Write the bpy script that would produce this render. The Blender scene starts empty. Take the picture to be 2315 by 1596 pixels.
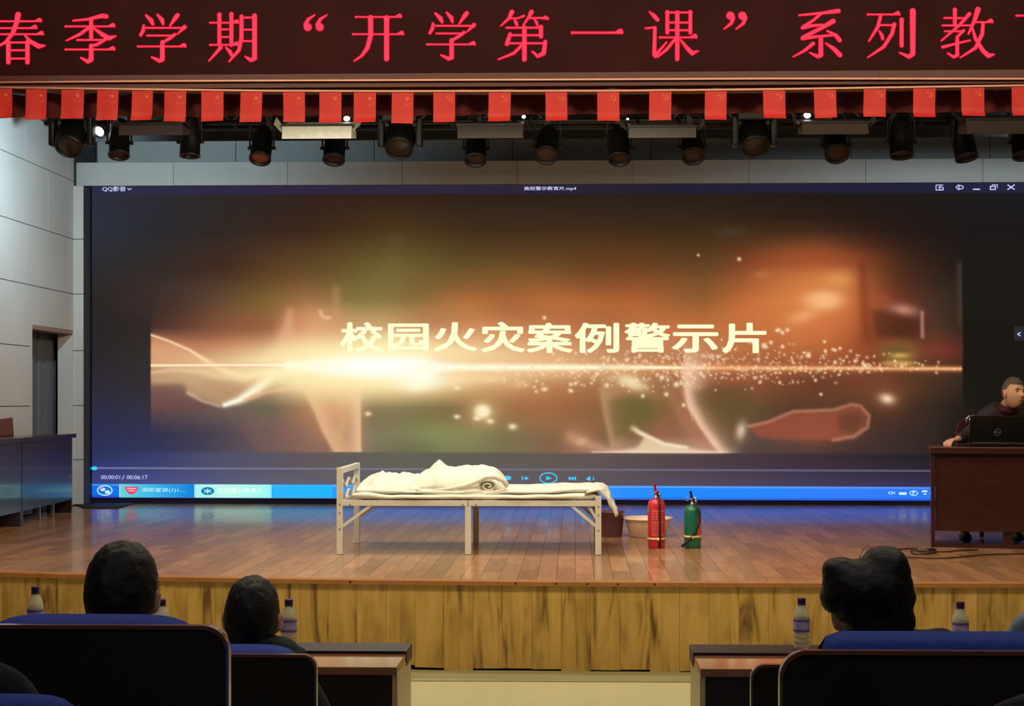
import bpy, bmesh, math, random
import numpy as np
from mathutils import Vector, Matrix, Euler, noise
random.seed(7); np.random.seed(7)
SC = bpy.context.scene
COL = SC.collection
PI = math.pi
# ------------------------------------------------------------------ camera
F = 3400.0; CX = 1205.0; CY = 905.0; W = 2315.0; H = 1596.0
YAW = 0.028; CZ = 1.75; SZ = 0.585          # camera height, stage height
cam = bpy.data.cameras.new('camera'); camo = bpy.data.objects.new('camera', cam); COL.objects.link(camo)
cam.sensor_width = 36; cam.lens = F*36/W; cam.shift_x = (W/2-CX)/W; cam.shift_y = (CY-H/2)/W
cam.clip_start = .05; cam.clip_end = 100
camo.location = (0, 0, CZ); camo.rotation_euler = (PI/2, 0, YAW)
SC.camera = camo
# ------------------------------------------------------------------ world, exposure, light
SC.view_settings.view_transform = 'Standard'; SC.view_settings.look = 'None'
SC.view_settings.exposure = 0; SC.view_settings.gamma = 1; SC.view_settings.use_curve_mapping = False
w = bpy.data.worlds.new('world'); SC.world = w; w.use_nodes = True
w.node_tree.nodes['Background'].inputs[0].default_value = (.5, .42, .4, 1)
w.node_tree.nodes['Background'].inputs[1].default_value = .012

def lamp(name, kind, loc, target, energy, col, **k):
    l = bpy.data.lights.new(name, kind); o = bpy.data.objects.new(name, l); COL.objects.link(o)
    l.energy = energy; l.color = col
    for a, b in k.items(): setattr(l, a, b)
    o.location = loc
    d = Vector(target)-Vector(loc); o.rotation_euler = d.to_track_quat('-Z', 'Y').to_euler()
    return o
# soft stage wash above the bed
lamp('stage_wash_light', 'AREA', (-.9, 11.55, 4.0), (-.9, 11.9, 0), 82, (1, .95, .86), shape='RECTANGLE', size=3.4, size_y=.5)
lamp('stage_front_light', 'AREA', (0, 10.3, 4.15), (0, 11.2, .6), 98, (1, .82, .60), shape='RECTANGLE', size=8.5, size_y=.35)
# house light in front of the stage, then added hall fills
lamp('house_light', 'AREA', (0, 7.3, 4.9), (0, 9.6, .1), 230, (1, .84, .50), shape='RECTANGLE', size=8, size_y=.7)
lamp('hall_light', 'AREA', (0, 4.2, 5.4), (0, 4.4, 0), 45, (.9, .8, .9), shape='RECTANGLE', size=9, size_y=1.5)  # added unseen fill above the audience, brightens the blue chair tops
lamp('rear_light', 'AREA', (0, -.5, 4.6), (0, 3.5, .6), 34, (1, .86, .7), shape='RECTANGLE', size=9, size_y=1)  # faint unseen fill added behind the camera to lift the chair backs
# the blue-white beam lamp of the rig and its twin on the right
lamp('beam_light_left', 'SPOT', (-4.32, 13.5, 3.92), (-5.3, 15.4, 3.9), 215, (.56, .83, 1), spot_size=2.6, spot_blend=1, shadow_soft_size=.05)
lamp('side_room_light', 'POINT', (-6.35, 15.3, 3.0), (-6, 16, 1), 4, (.8, .9, 1), shadow_soft_size=.15)  # weak unseen light added so the curtain in the doorway shows
lamp('beam_light_right', 'SPOT', (4.5, 13.4, 4.15), (4.6, 16.6, 3.9), 150, (.62, .86, 1), spot_size=2.2, spot_blend=1, shadow_soft_size=.06)
lamp('left_wall_light', 'SPOT', (-1.6, 10.2, 3.5), (-5.5, 14.8, 2.2), 330, (1, .84, .72), spot_size=.95, spot_blend=.9, shadow_soft_size=.2)
lamp('flag_light', 'AREA', (0, 8.55, 2.95), (0, 9.5, 3.66), 4, (1, .55, .4), shape='RECTANGLE', size=9, size_y=.2)

# ------------------------------------------------------------------ projection helpers (metres, Y is depth)
def ray(px, py):
    u = (px-CX)/F; v = -(py-CY)/F
    c, s = math.cos(YAW), math.sin(YAW)
    return Vector((u*c-s, u*s+c, v))
def at(px, py, Y):
    d = ray(px, py); t = Y/d.y
    return Vector((d.x*t, Y, CZ+d.z*t))
def onz(px, py, z):
    d = ray(px, py); t = (z-CZ)/d.z
    return Vector((d.x*t, d.y*t, z))
def onx(px, py, X):
    d = ray(px, py); t = X/d.x
    return Vector((X, d.y*t, CZ+d.z*t))
def lin(c):
    c = np.asarray(c, float)/255.
    return np.where(c <= .04045, c/12.92, ((c+.055)/1.055)**2.4)
def S(r, g, b): return tuple(float(x) for x in lin((r, g, b)))
# ------------------------------------------------------------------ materials
MATS = {}
def mat(name, col, rough=.6, metal=0, var=.12, scale=20, bump=0, spec=.5, coat=0, trans=0, stretch=(1, 1, 1), island=0, ior=1.45):
    if name in MATS: return MATS[name]
    m = bpy.data.materials.new(name); m.use_nodes = True; MATS[name] = m
    nt = m.node_tree; N = nt.nodes; L = nt.links; p = N['Principled BSDF']
    p.inputs['Roughness'].default_value = rough; p.inputs['Metallic'].default_value = metal
    p.inputs['Specular IOR Level'].default_value = spec; p.inputs['Coat Weight'].default_value = coat
    p.inputs['Coat Roughness'].default_value = .08
    p.inputs['Transmission Weight'].default_value = trans; p.inputs['IOR'].default_value = ior
    tc = N.new('ShaderNodeTexCoord'); mp = N.new('ShaderNodeMapping'); mp.inputs['Scale'].default_value = stretch
    L.new(tc.outputs['Object'], mp.inputs[0])
    nz = N.new('ShaderNodeTexNoise'); nz.inputs['Scale'].default_value = scale; nz.inputs['Detail'].default_value = 5
    L.new(mp.outputs[0], nz.inputs['Vector'])
    r = N.new('ShaderNodeMapRange'); r.inputs[3].default_value = 1-var; r.inputs[4].default_value = 1+var
    r.inputs[1].default_value = .25; r.inputs[2].default_value = .75
    L.new(nz.outputs['Fac'], r.inputs[0])
    val = r.outputs[0]
    if island:
        g = N.new('ShaderNodeNewGeometry'); oi = N.new('ShaderNodeObjectInfo')
        a = N.new('ShaderNodeMath'); a.operation = 'ADD'; L.new(g.outputs['Random Per Island'], a.inputs[0]); L.new(oi.outputs['Random'], a.inputs[1])
        f = N.new('ShaderNodeMath'); f.operation = 'FRACT'; L.new(a.outputs[0], f.inputs[0])
        r2 = N.new('ShaderNodeMapRange'); r2.inputs[3].default_value = 1-island; r2.inputs[4].default_value = 1+island
        L.new(f.outputs[0], r2.inputs[0])
        mu = N.new('ShaderNodeMath'); mu.operation = 'MULTIPLY'; L.new(val, mu.inputs[0]); L.new(r2.outputs[0], mu.inputs[1]); val = mu.outputs[0]
    vm = N.new('ShaderNodeVectorMath'); vm.operation = 'SCALE'; vm.inputs[0].default_value = col
    L.new(val, vm.inputs['Scale']); L.new(vm.outputs[0], p.inputs['Base Color'])
    if bump:
        b = N.new('ShaderNodeBump'); b.inputs['Strength'].default_value = bump; b.inputs['Distance'].default_value = .01
        L.new(nz.outputs['Fac'], b.inputs['Height']); L.new(b.outputs[0], p.inputs['Normal'])
    return m
def emis(name, col, strength=1.0):
    if name in MATS: return MATS[name]
    m = bpy.data.materials.new(name); m.use_nodes = True; MATS[name] = m
    nt = m.node_tree; nt.nodes.clear()
    e = nt.nodes.new('ShaderNodeEmission'); e.inputs[0].default_value = (*col, 1); e.inputs[1].default_value = strength
    o = nt.nodes.new('ShaderNodeOutputMaterial'); nt.links.new(e.outputs[0], o.inputs[0])
    return m
# ------------------------------------------------------------------ objects
WM = {}
def tag(o, label=None, cat=None, group=None, kind=None):
    if label: o['label'] = label
    if cat: o['category'] = cat
    if group: o['group'] = group
    if kind: o['kind'] = kind
    return o
def thing(name, loc, label, cat, group=None, rotz=0, rot=None):
    o = bpy.data.objects.new(name, None); COL.objects.link(o); o.empty_display_size = .1
    o.location = loc; e = Euler(rot) if rot else Euler((0, 0, rotz)); o.rotation_euler = e
    WM[o] = Matrix.Translation(loc) @ e.to_matrix().to_4x4()
    return tag(o, label, cat, group)
def setloc(o, loc, e=None):
    o.location = loc
    if e is not None: o.rotation_euler = e
class MB:
    def __init__(s): s.v = []; s.f = []; s.sm = []
    def add(s, vs, fs, smooth=False):
        n = len(s.v); s.v += [Vector(v) for v in vs]; s.f += [tuple(i+n for i in f) for f in fs]; s.sm += [smooth]*len(fs); return s
    def tf(s, M):
        s.v = [M @ v for v in s.v]; return s
    def box(s, x0, x1, y0, y1, z0, z1, bev=0):
        if bev:
            bm = bmesh.new(); bmesh.ops.create_cube(bm, size=1)
            for v in bm.verts:
                v.co = Vector(((x0+x1)/2+v.co.x*(x1-x0), (y0+y1)/2+v.co.y*(y1-y0), (z0+z1)/2+v.co.z*(z1-z0)))
            bmesh.ops.bevel(bm, geom=bm.edges[:], offset=bev, segments=2, affect='EDGES', profile=.6)
            s.bm(bm); return s
        return s.add([(x, y, z) for z in (z0, z1) for y in (y0, y1) for x in (x0, x1)],
                     [(0, 2, 3, 1), (4, 5, 7, 6), (0, 1, 5, 4), (2, 6, 7, 3), (0, 4, 6, 2), (1, 3, 7, 5)])
    def bm(s, bm, smooth=False):
        bm.verts.index_update()
        s.add([v.co.copy() for v in bm.verts], [[v.index for v in f.verts] for f in bm.faces], smooth); bm.free(); return s
    def bar(s, a, b, w, h=None, up=(0, 0, 1)):
        a, b = Vector(a), Vector(b); h = h or w; d = (b-a).normalized(); u = Vector(up)
        if abs(d.dot(u)) > .95: u = Vector((0, 1, 0))
        r = d.cross(u).normalized(); u = r.cross(d).normalized()
        vs = [p+r*sx*w/2+u*sy*h/2 for p in (a, b) for sx, sy in ((-1, -1), (1, -1), (1, 1), (-1, 1))]
        return s.add(vs, [(3, 2, 1, 0), (4, 5, 6, 7), (0, 1, 5, 4), (1, 2, 6, 5), (2, 3, 7, 6), (3, 0, 4, 7)])
    def tube(s, pts, r, n=8, cap=True):
        pts = [Vector(p) for p in pts]; rs = r if isinstance(r, (list, tuple)) else [r]*len(pts)
        vs = []; prev = None
        for i, p in enumerate(pts):
            d = (pts[min(i+1, len(pts)-1)]-pts[max(i-1, 0)]).normalized()
            if prev is None:
                prev = d.cross(Vector((0, 0, 1)) if abs(d.z) < .9 else Vector((1, 0, 0))).normalized()
            prev = (prev-d*prev.dot(d)).normalized(); q = d.cross(prev)
            vs += [p+(prev*math.cos(2*PI*k/n)+q*math.sin(2*PI*k/n))*rs[i] for k in range(n)]
        fs = [(i*n+k, i*n+(k+1) % n, (i+1)*n+(k+1) % n, (i+1)*n+k) for i in range(len(pts)-1) for k in range(n)]
        s.add(vs, fs, True)
        if cap:
            m = len(s.v)-len(vs)
            s.f += [tuple(m+k for k in range(n))[::-1], tuple(m+(len(pts)-1)*n+k for k in range(n))]; s.sm += [False, False]
        return s
    def lathe(s, prof, n=24, c=(0, 0, 0), sx=1, sy=1, smooth=True):
        c = Vector(c)
        vs = [c+Vector((r*math.cos(2*PI*k/n)*sx, r*math.sin(2*PI*k/n)*sy, z)) for r, z in prof for k in range(n)]
        fs = [(i*n+k, i*n+(k+1) % n, (i+1)*n+(k+1) % n, (i+1)*n+k) for i in range(len(prof)-1) for k in range(n)]
        return s.add(vs, fs, smooth)
    def prism(s, poly, axis, a, b):
        # poly: 2D points; extrude along axis 0,1,2 from a to b
        def P(u, v, t):
            return (t, u, v) if axis == 0 else ((u, t, v) if axis == 1 else (u, v, t))
        n = len(poly)
        vs = [P(u, v, a) for u, v in poly]+[P(u, v, b) for u, v in poly]
        fs = [tuple(range(n)), tuple(range(n, 2*n))[::-1]]+[(i, i+n, (i+1) % n+n, (i+1) % n) for i in range(n)]
        return s.add(vs, fs)
    def ell(s, c, r, n=16, m=10, M=None):
        c = Vector(c); vs = []; fs = []
        for i in range(m+1):
            t = PI*i/m
            for k in range(n):
                v = Vector((r[0]*math.sin(t)*math.cos(2*PI*k/n), r[1]*math.sin(t)*math.sin(2*PI*k/n), r[2]*math.cos(t)))
                vs.append(c+(M @ v if M else v))
        for i in range(m):
            for k in range(n): fs.append((i*n+k, (i+1)*n+k, (i+1)*n+(k+1) % n, i*n+(k+1) % n))
        return s.add(vs, fs, True)
def part(name, mb, m, parent=None, label=None, kind=None, world=True, fix=True):
    me = bpy.data.meshes.new(name)
    vs = mb.v
    if parent is not None and world:
        inv = WM[parent].inverted(); vs = [inv @ v for v in vs]
    me.from_pydata([tuple(v) for v in vs], [], mb.f)
    me.polygons.foreach_set('use_smooth', mb.sm)
    if fix:
        bm = bmesh.new(); bm.from_mesh(me); bmesh.ops.remove_doubles(bm, verts=bm.verts, dist=1e-6)
        bmesh.ops.recalc_face_normals(bm, faces=bm.faces); bm.to_mesh(me); bm.free()
    me.materials.append(m); me.update()
    o = bpy.data.objects.new(name, me); COL.objects.link(o)
    if parent is not None: o.parent = parent; WM[o] = WM[parent].copy()
    else: WM[o] = Matrix.Identity(4)
    if label: o['label'] = label
    if kind: o['kind'] = kind
    return o
def solo(name, mb, m, label, cat, group=None, origin=None, kind=None):
    """a thing that is one mesh; origin moved to its base"""
    if origin is None:
        xs = [v.x for v in mb.v]; ys = [v.y for v in mb.v]; zs = [v.z for v in mb.v]
        origin = Vector(((min(xs)+max(xs))/2, (min(ys)+max(ys))/2, min(zs)))
    origin = Vector(origin); mb.v = [v-origin for v in mb.v]
    o = part(name, mb, m); o.location = origin; WM[o] = Matrix.Translation(origin)
    return tag(o, label, cat, group, kind)
def struct(name, mb, m):
    return tag(part(name, mb, m), kind='structure')
def evalmesh(v, e, f, mods):
    me = bpy.data.meshes.new('tmp'); me.from_pydata([tuple(x) for x in v], e, f); me.update()
    o = bpy.data.objects.new('tmp', me); COL.objects.link(o)
    for fn in mods: fn(o)
    dg = bpy.context.evaluated_depsgraph_get(); dg.update()
    m2 = bpy.data.meshes.new_from_object(o.evaluated_get(dg))
    vs = [x.co.copy() for x in m2.vertices]; fs = [tuple(p.vertices) for p in m2.polygons]
    bpy.data.objects.remove(o); bpy.data.meshes.remove(m2)
    return vs, fs
def skin(joints, edges, sub=2, root=0):
    def fn(o):
        m = o.modifiers.new('s', 'SKIN'); m.use_smooth_shade = True
        sv = o.data.skin_vertices[0].data if o.data.skin_vertices else None
        if sv is None:
            bm = bmesh.new(); bm.from_mesh(o.data); bm.verts.layers.skin.verify(); bm.to_mesh(o.data); bm.free()
            sv = o.data.skin_vertices[0].data
        for i, j in enumerate(joints):
            r = j[1]; sv[i].radius = (r, r) if not isinstance(r, tuple) else r
            sv[i].use_root = (i == root)
        s_ = o.modifiers.new('u', 'SUBSURF'); s_.levels = sub; s_.render_levels = sub
    return evalmesh([j[0] for j in joints], edges, [], [fn])
def remesh(v, f, size, smooth=2):
    def fn(o):
        m = o.modifiers.new('r', 'REMESH'); m.mode = 'VOXEL'; m.voxel_size = size; m.use_smooth_shade = True
        if smooth:
            s_ = o.modifiers.new('sm', 'SMOOTH'); s_.iterations = smooth; s_.factor = .5
    return evalmesh(v, [], f, [fn])

# ------------------------------------------------------------------ shared materials
M_wall = mat('pale_wall_panel', S(196, 192, 184), .55, var=.04, scale=3)
M_joint = mat('dark_joint', S(70, 72, 74), .9)
M_black = mat('black_metal', S(16, 14, 14), .45, var=.2)
M_dark = mat('dark_matte', S(14, 11, 11), .9)
M_darkwood = mat('dark_stained_wood', S(52, 24, 20), .28, var=.25, scale=6, stretch=(1, 1, 8), coat=.4)
M_chrome = mat('brushed_metal', S(190, 190, 195), .28, metal=1)
M_white = mat('white_painted_steel', S(222, 222, 212), .38, var=.03, coat=.2)

# ================================================================== STRUCTURE
# hall floor (cream), raised tiers for the rows of seats
M_floor = mat('cream_floor', S(190, 186, 150), .35, var=.06, scale=1.2, coat=.3)
b = MB().box(-8, 8, 4.25, 9.9, -.05, 0); struct('floor', b, M_floor)
b = MB().box(-8, 8, 2.95, 4.25, -.05, .27); b.box(-8, 8, -3, 2.95, -.05, .54)
struct('floor_tier', b, mat('tier_floor', S(80, 74, 62), .6, scale=2))
tag(solo('shade_dust_strip', MB().prism([(onz(860, 1541, 0).x-1, 9.33), (onz(1640, 1541, 0).x+1, 9.36), (3, 9.7), (-3, 9.7)], 2, .0005, .006),
    mat('olive_strip', S(146, 142, 104), .6, var=.08, scale=3), 'olive strip of flooring along the foot of the stage front', 'floor strip'))  # thin sheet whose darker colour stands for shadow and dust
PY = 16.6                                                     # face of the piers beside the screen
WX = at(167, 905, PY).x           # stage left wall plane
RX = 5.35
SY = 16.86                                                    # screen plane
# left stage wall made of panels with recessed joints; door opening between DY0 and DY1
DY0 = onx(73, 905, WX).y; DY1 = onx(164, 905, WX).y; DZ = onx(73, 736, WX).z
wl = MB().box(WX-.15, WX-.02, 9.9, DY0, SZ-.4, 6).box(WX-.15, WX-.02, DY1, 17.7, SZ-.4, 6).box(WX-.15, WX-.02, DY0, DY1, DZ, 6)
wall_left = struct('wall_left', wl, M_joint)
rows = [SZ, 1.09]+[at(167, y, PY).z for y in (917, 793, 665, 541, 410)]
rows += [rows[-1]+.61, rows[-1]+1.22]
jx = [onx(3, 300, WX).y, onx(57, 420, WX).y]
for i in range(len(rows)-1):
    z0, z1 = rows[i]+.004, rows[i+1]-.004
    off = jx[0] if i % 2 else jx[1]
    cuts = sorted([off+1.3*k for k in range(-4, 4) if 10 < off+1.3*k < 16.5]); ys = [9.95]+cuts+[PY]
    for a, c in zip(ys[:-1], ys[1:]):
        segs = [(a+.003, c-.003, z0, z1)]
        if z0 < DZ and c > DY0 and a < DY1:
            segs = []
            if a < DY0: segs.append((a+.003, min(c, DY0), z0, z1))
            if c > DY1: segs.append((max(a, DY1), c-.003, z0, z1))
            if z1 > DZ+.02: segs.append((max(a, DY0), min(c, DY1), DZ, z1))
        for s in segs:
            if s[1]-s[0] > .02: part('wall_panel', MB().box(WX-.02, WX, s[0], s[1], s[2], s[3]), M_wall, wall_left)
# door recess : jamb, lintel, dark room with curtain behind
dj = MB().box(WX-.165, WX-.003, DY1-.004, DY1+.05, SZ, DZ).box(WX-.165, WX-.003, DY0-.05, DY0+.002, SZ, DZ)
d1 = struct('door_1', dj, M_wall)
part('lintel', MB().box(WX-.165, WX+.004, DY0, DY1, DZ-.035, DZ+.01), mat('lintel_wood', S(150, 120, 105), .6), d1)
cv = MB(); n = 70; y0, y1 = DY0+.55, DY1+.5
pts = [(WX-.3+.05*math.sin(i*.9)+.02*math.sin(i*2.3), y0+(y1-y0)*i/n) for i in range(n+1)]
for i in range(n):
    (xa, ya), (xb, yb) = pts[i], pts[i+1]
    cv.add([(xa, ya, SZ+.02), (xb, yb, SZ+.02), (xb, yb, 2.9), (xa, ya, 2.9)], [(0, 1, 2, 3)], True)
solo('door_curtain', cv, mat('grey_curtain', S(96, 98, 98), .9, scale=30), 'grey pleated curtain hanging inside the doorway left of the screen', 'curtain')
struct('wall_door_recess', MB().box(WX-1.6, WX-1.5, 13, 18, SZ, 3.2).box(WX-1.6, WX-.3, 17.3, 17.4, SZ, 3.2).box(WX-1.6, WX-.3, 13, 18, 3.1, 3.2), mat('recess_wall', S(90, 92, 96), .9))
cab = MB().box(WX-.5, WX-.24, DY0+.1, DY0+.42, SZ, at(95, 885, 15).z, bev=.01)
solo('loudspeaker', cab, M_black, 'tall black cabinet standing just inside the doorway on the left', 'cabinet')
# pilaster beside the screen
ps = struct('trim_1', MB().box(WX, at(189, 905, PY).x, PY, 17.3, SZ, 4.135), M_joint)
for a, c in zip(rows[:-1], rows[1:]):
    if a < 4.0: part('wall_panel', MB().box(WX-.001, at(189, 905, PY).x+.001, PY-.015, PY, a+.004, min(c, 4.14)-.004 if c < 4.1 else 4.136), M_wall, ps)
# header beam above the screen, in panels
HY = 16.72
hz0 = at(1200, 416, HY).z; hz1 = at(1200, 363, HY).z; hx0 = at(172, 400, HY).x
hb = struct('trim_2', MB().box(hx0+.01, RX, HY+.02, HY+.07, hz0+.003, hz1-.003), M_joint)
hc = [hx0, at(392, 400, HY).x]
step = (at(2222, 400, HY).x-hc[1])/7
hc += [hc[1]+step*k for k in range(1, 9)]; hc = [x for x in hc if x < RX]+[RX]
for a, c in zip(hc[:-1], hc[1:]):
    part('beam_panel', MB().box(a+.002, c-.002, HY, HY+.025, hz0, hz1, bev=.003), M_wall, hb)
# back wall
wb = struct('wall_back', MB().box(WX-1.6, RX+.3, 17.45, 17.6, -.1, 6), M_joint)
bx = [WX]+[at(p, 340, 17.4).x for p in (220, 533, 846, 1159, 1472, 1925, 2238)]+[RX]
for a, c in zip(bx[:-1], bx[1:]):
    part('wall_panel', MB().box(a+.004, c-.004, 17.4, 17.45, 3.9, 5.2), M_wall, wb)
struct('wall_right', MB().box(RX, RX+.3, 9.9, 17.6, -.1, 6), M_wall)
struct('wall_hall_left', MB().box(-8.2, -8, -3, 9.9, -.1, 6), mat('hall_wall', S(120, 100, 84), .8))
struct('wall_hall_right', MB().box(8, 8.2, -3, 9.9, -.1, 6), mat('hall_wall', 0))
struct('wall_rear', MB().box(-8, 8, -3.2, -3, -.1, 6), mat('hall_wall', 0))
struct('ceiling', MB().box(-8, 8, -3, 9.9, 5.6, 5.7).box(-8, 8, 9.9, 17.6, 6, 6.1), mat('ceiling_dark', S(40, 34, 32), .9))

# ---------------------------------------------------------------- stage
fr = [(-400, 1284), (-200, 1289), (0, 1293), (360, 1303), (760, 1309.5), (1200, 1314), (1640, 1316.5), (2315, 1317.5), (2700, 1318)]
FP = [onz(px, py, SZ) for px, py in fr]
def front(x): return float(np.interp(x, [p.x for p in FP], [p.y for p in FP]))
xs = np.linspace(-5.6, 5.6, 41)
poly = [(float(x), front(x)+.05) for x in xs]+[(5.6, 17.5), (-6.8, 17.5), (-6.8, front(-5.6)+.05)]
stage = struct('stage_platform', MB().prism(poly, 2, .0, SZ-.006), mat('stage_base', S(40, 24, 14), .8))
# plank floor: separate boards with open joints
M_plank = mat('laminate_planks', S(168, 122, 86), .24, var=.22, scale=5, stretch=(5, .7, 1), island=.24, spec=.55, coat=.25)
PW, PL = .125, .9
cells = []
ci = 0; x = -5.5
while x < 5.45:
    off = (ci*.37) % PL; y = 9.3-off
    while y < 17.35:
        f0 = max(front(x+PW/2)+.03, y); y1 = min(y+PL, 17.35)
        if y1-f0 > .05 and (x > WX or False): cells.append((x, f0, y1))
        y += PL
    x += PW; ci += 1
def visible(c):
    d = Vector((c[0]+PW/2, max((c[1]+c[2])/2, .1), 0)); u = (d.x*math.cos(YAW)+d.y*math.sin(YAW))/(-d.x*math.sin(YAW)+d.y*math.cos(YAW))
    return 0 < CX+F*u < W
vis = sorted([c for c in cells if visible(c)], key=lambda c: c[1])
near = vis[:295]; ns = set(near); rest = [c for c in cells if c not in ns]
def plank(mb, c):
    return mb.box(c[0]+.0012, c[0]+PW-.0012, c[1]+.0012, c[2]-.0012, SZ-.008, SZ)
for c in near: part('floor_plank', plank(MB(), c), M_plank, stage, fix=False)
mb = MB()
for c in rest: plank(mb, c)
part('floor_planks', mb, M_plank, stage, kind='stuff', fix=False)
# nosing
nos = MB(); NX = [float(v) for v in np.linspace(-5.6, 5.6, 57)]
prof = [(-.012, -.03), (-.012, -.004), (-.004, .004), (.05, .004), (.05, -.03)]
vs = [(x, front(x)+py, SZ+pz) for x in NX for py, pz in prof]
k5 = len(prof)
nos.add(vs, [(i*k5+j, i*k5+(j+1) % k5, (i+1)*k5+(j+1) % k5, (i+1)*k5+j) for i in range(len(NX)-1) for j in range(k5)])
part('stage_nosing', nos, mat('orange_wood_edge', S(168, 112, 66), .35, var=.12, scale=8), stage)
nl = MB()
for px in (785, 1165, 1257, 1328, 1397, 1480, 2025):
    q = onz(px, 1320, SZ-.012); nl.ell((q.x, front(q.x)-.013, SZ-.014), (.006, .004, .006), 8, 6)
part('nail', nl, M_dark, stage)
# fascia boards with oak grain
M_oak = bpy.data.materials.new('oak_fascia'); M_oak.use_nodes = True
nt = M_oak.node_tree; N = nt.nodes; L = nt.links; p = N['Principled BSDF']; p.inputs['Roughness'].default_value = .5
tc = N.new('ShaderNodeTexCoord'); oi = N.new('ShaderNodeObjectInfo')
ad = N.new('ShaderNodeVectorMath'); ad.operation = 'MULTIPLY_ADD'; ad.inputs[1].default_value = (1, 1, 1)
L.new(tc.outputs['Object'], ad.inputs[0])
cmb = N.new('ShaderNodeCombineXYZ'); mm = N.new('ShaderNodeMath'); mm.operation = 'MULTIPLY'; mm.inputs[1].default_value = 31
L.new(oi.outputs['Random'], mm.inputs[0]); L.new(mm.outputs[0], cmb.inputs[2]); L.new(cmb.outputs[0], ad.inputs[2])
mp = N.new('ShaderNodeMapping'); mp.inputs['Scale'].default_value = (9, 9, 1.1); L.new(ad.outputs[0], mp.inputs[0])
wv = N.new('ShaderNodeTexNoise'); wv.inputs['Scale'].default_value = 1.1; wv.inputs['Detail'].default_value = 9; wv.inputs['Distortion'].default_value = 1.3
L.new(mp.outputs[0], wv.inputs[0])
mp2 = N.new('ShaderNodeMapping'); mp2.inputs['Scale'].default_value = (5, 5, 2.2); L.new(ad.outputs[0], mp2.inputs[0])
w2 = N.new('ShaderNodeTexNoise'); w2.inputs['Scale'].default_value = 1.2; w2.inputs['Detail'].default_value = 3; L.new(mp2.outputs[0], w2.inputs[0])
cr = N.new('ShaderNodeValToRGB'); e = cr.color_ramp.elements
e[0].position = .3; e[0].color = (*S(110, 76, 36), 1); e[1].position = .62; e[1].color = (*S(206, 164, 90), 1)
x_ = e.new(.45); x_.color = (*S(188, 150, 76), 1)
L.new(wv.outputs['Fac'], cr.inputs[0])
cr2 = N.new('ShaderNodeValToRGB'); e = cr2.color_ramp.elements; e[0].position = .3; e[0].color = (.42, .36, .3, 1); e[1].position = .48; e[1].color = (1, 1, 1, 1)
L.new(w2.outputs['Fac'], cr2.inputs[0])
mx = N.new('ShaderNodeMix'); mx.data_type = 'RGBA'; mx.blend_type = 'MULTIPLY'; mx.inputs[0].default_value = .45
L.new(cr.outputs[0], mx.inputs[6]); L.new(cr2.outputs[0], mx.inputs[7]); L.new(mx.outputs[2], p.inputs['Base Color'])
x = -5.6; FW = .19; i = 0
while x < 5.5:
    ya, yb = front(x)+.012, front(x+FW)+.012
    lift = .012+.012*math.sin(i*1.7)+.006*math.sin(i*.6)
    if random.random() < .15: lift += .015
    g = .0008; d = .012
    mb = MB().add([(x+g, ya, lift), (x+FW-g, yb, lift+random.uniform(-.006, .006)), (x+FW-g, yb, SZ-.03), (x+g, ya, SZ-.03),
                   (x+g, ya+d, lift), (x+FW-g, yb+d, lift), (x+FW-g, yb+d, SZ-.03), (x+g, ya+d, SZ-.03)],
                  [(0, 1, 2, 3), (7, 6, 5, 4), (0, 4, 5, 1), (1, 5, 6, 2), (2, 6, 7, 3), (3, 7, 4, 0)])
    o = part('fascia_board', mb, M_oak, stage, fix=False)
    x += FW; i += 1

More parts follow.
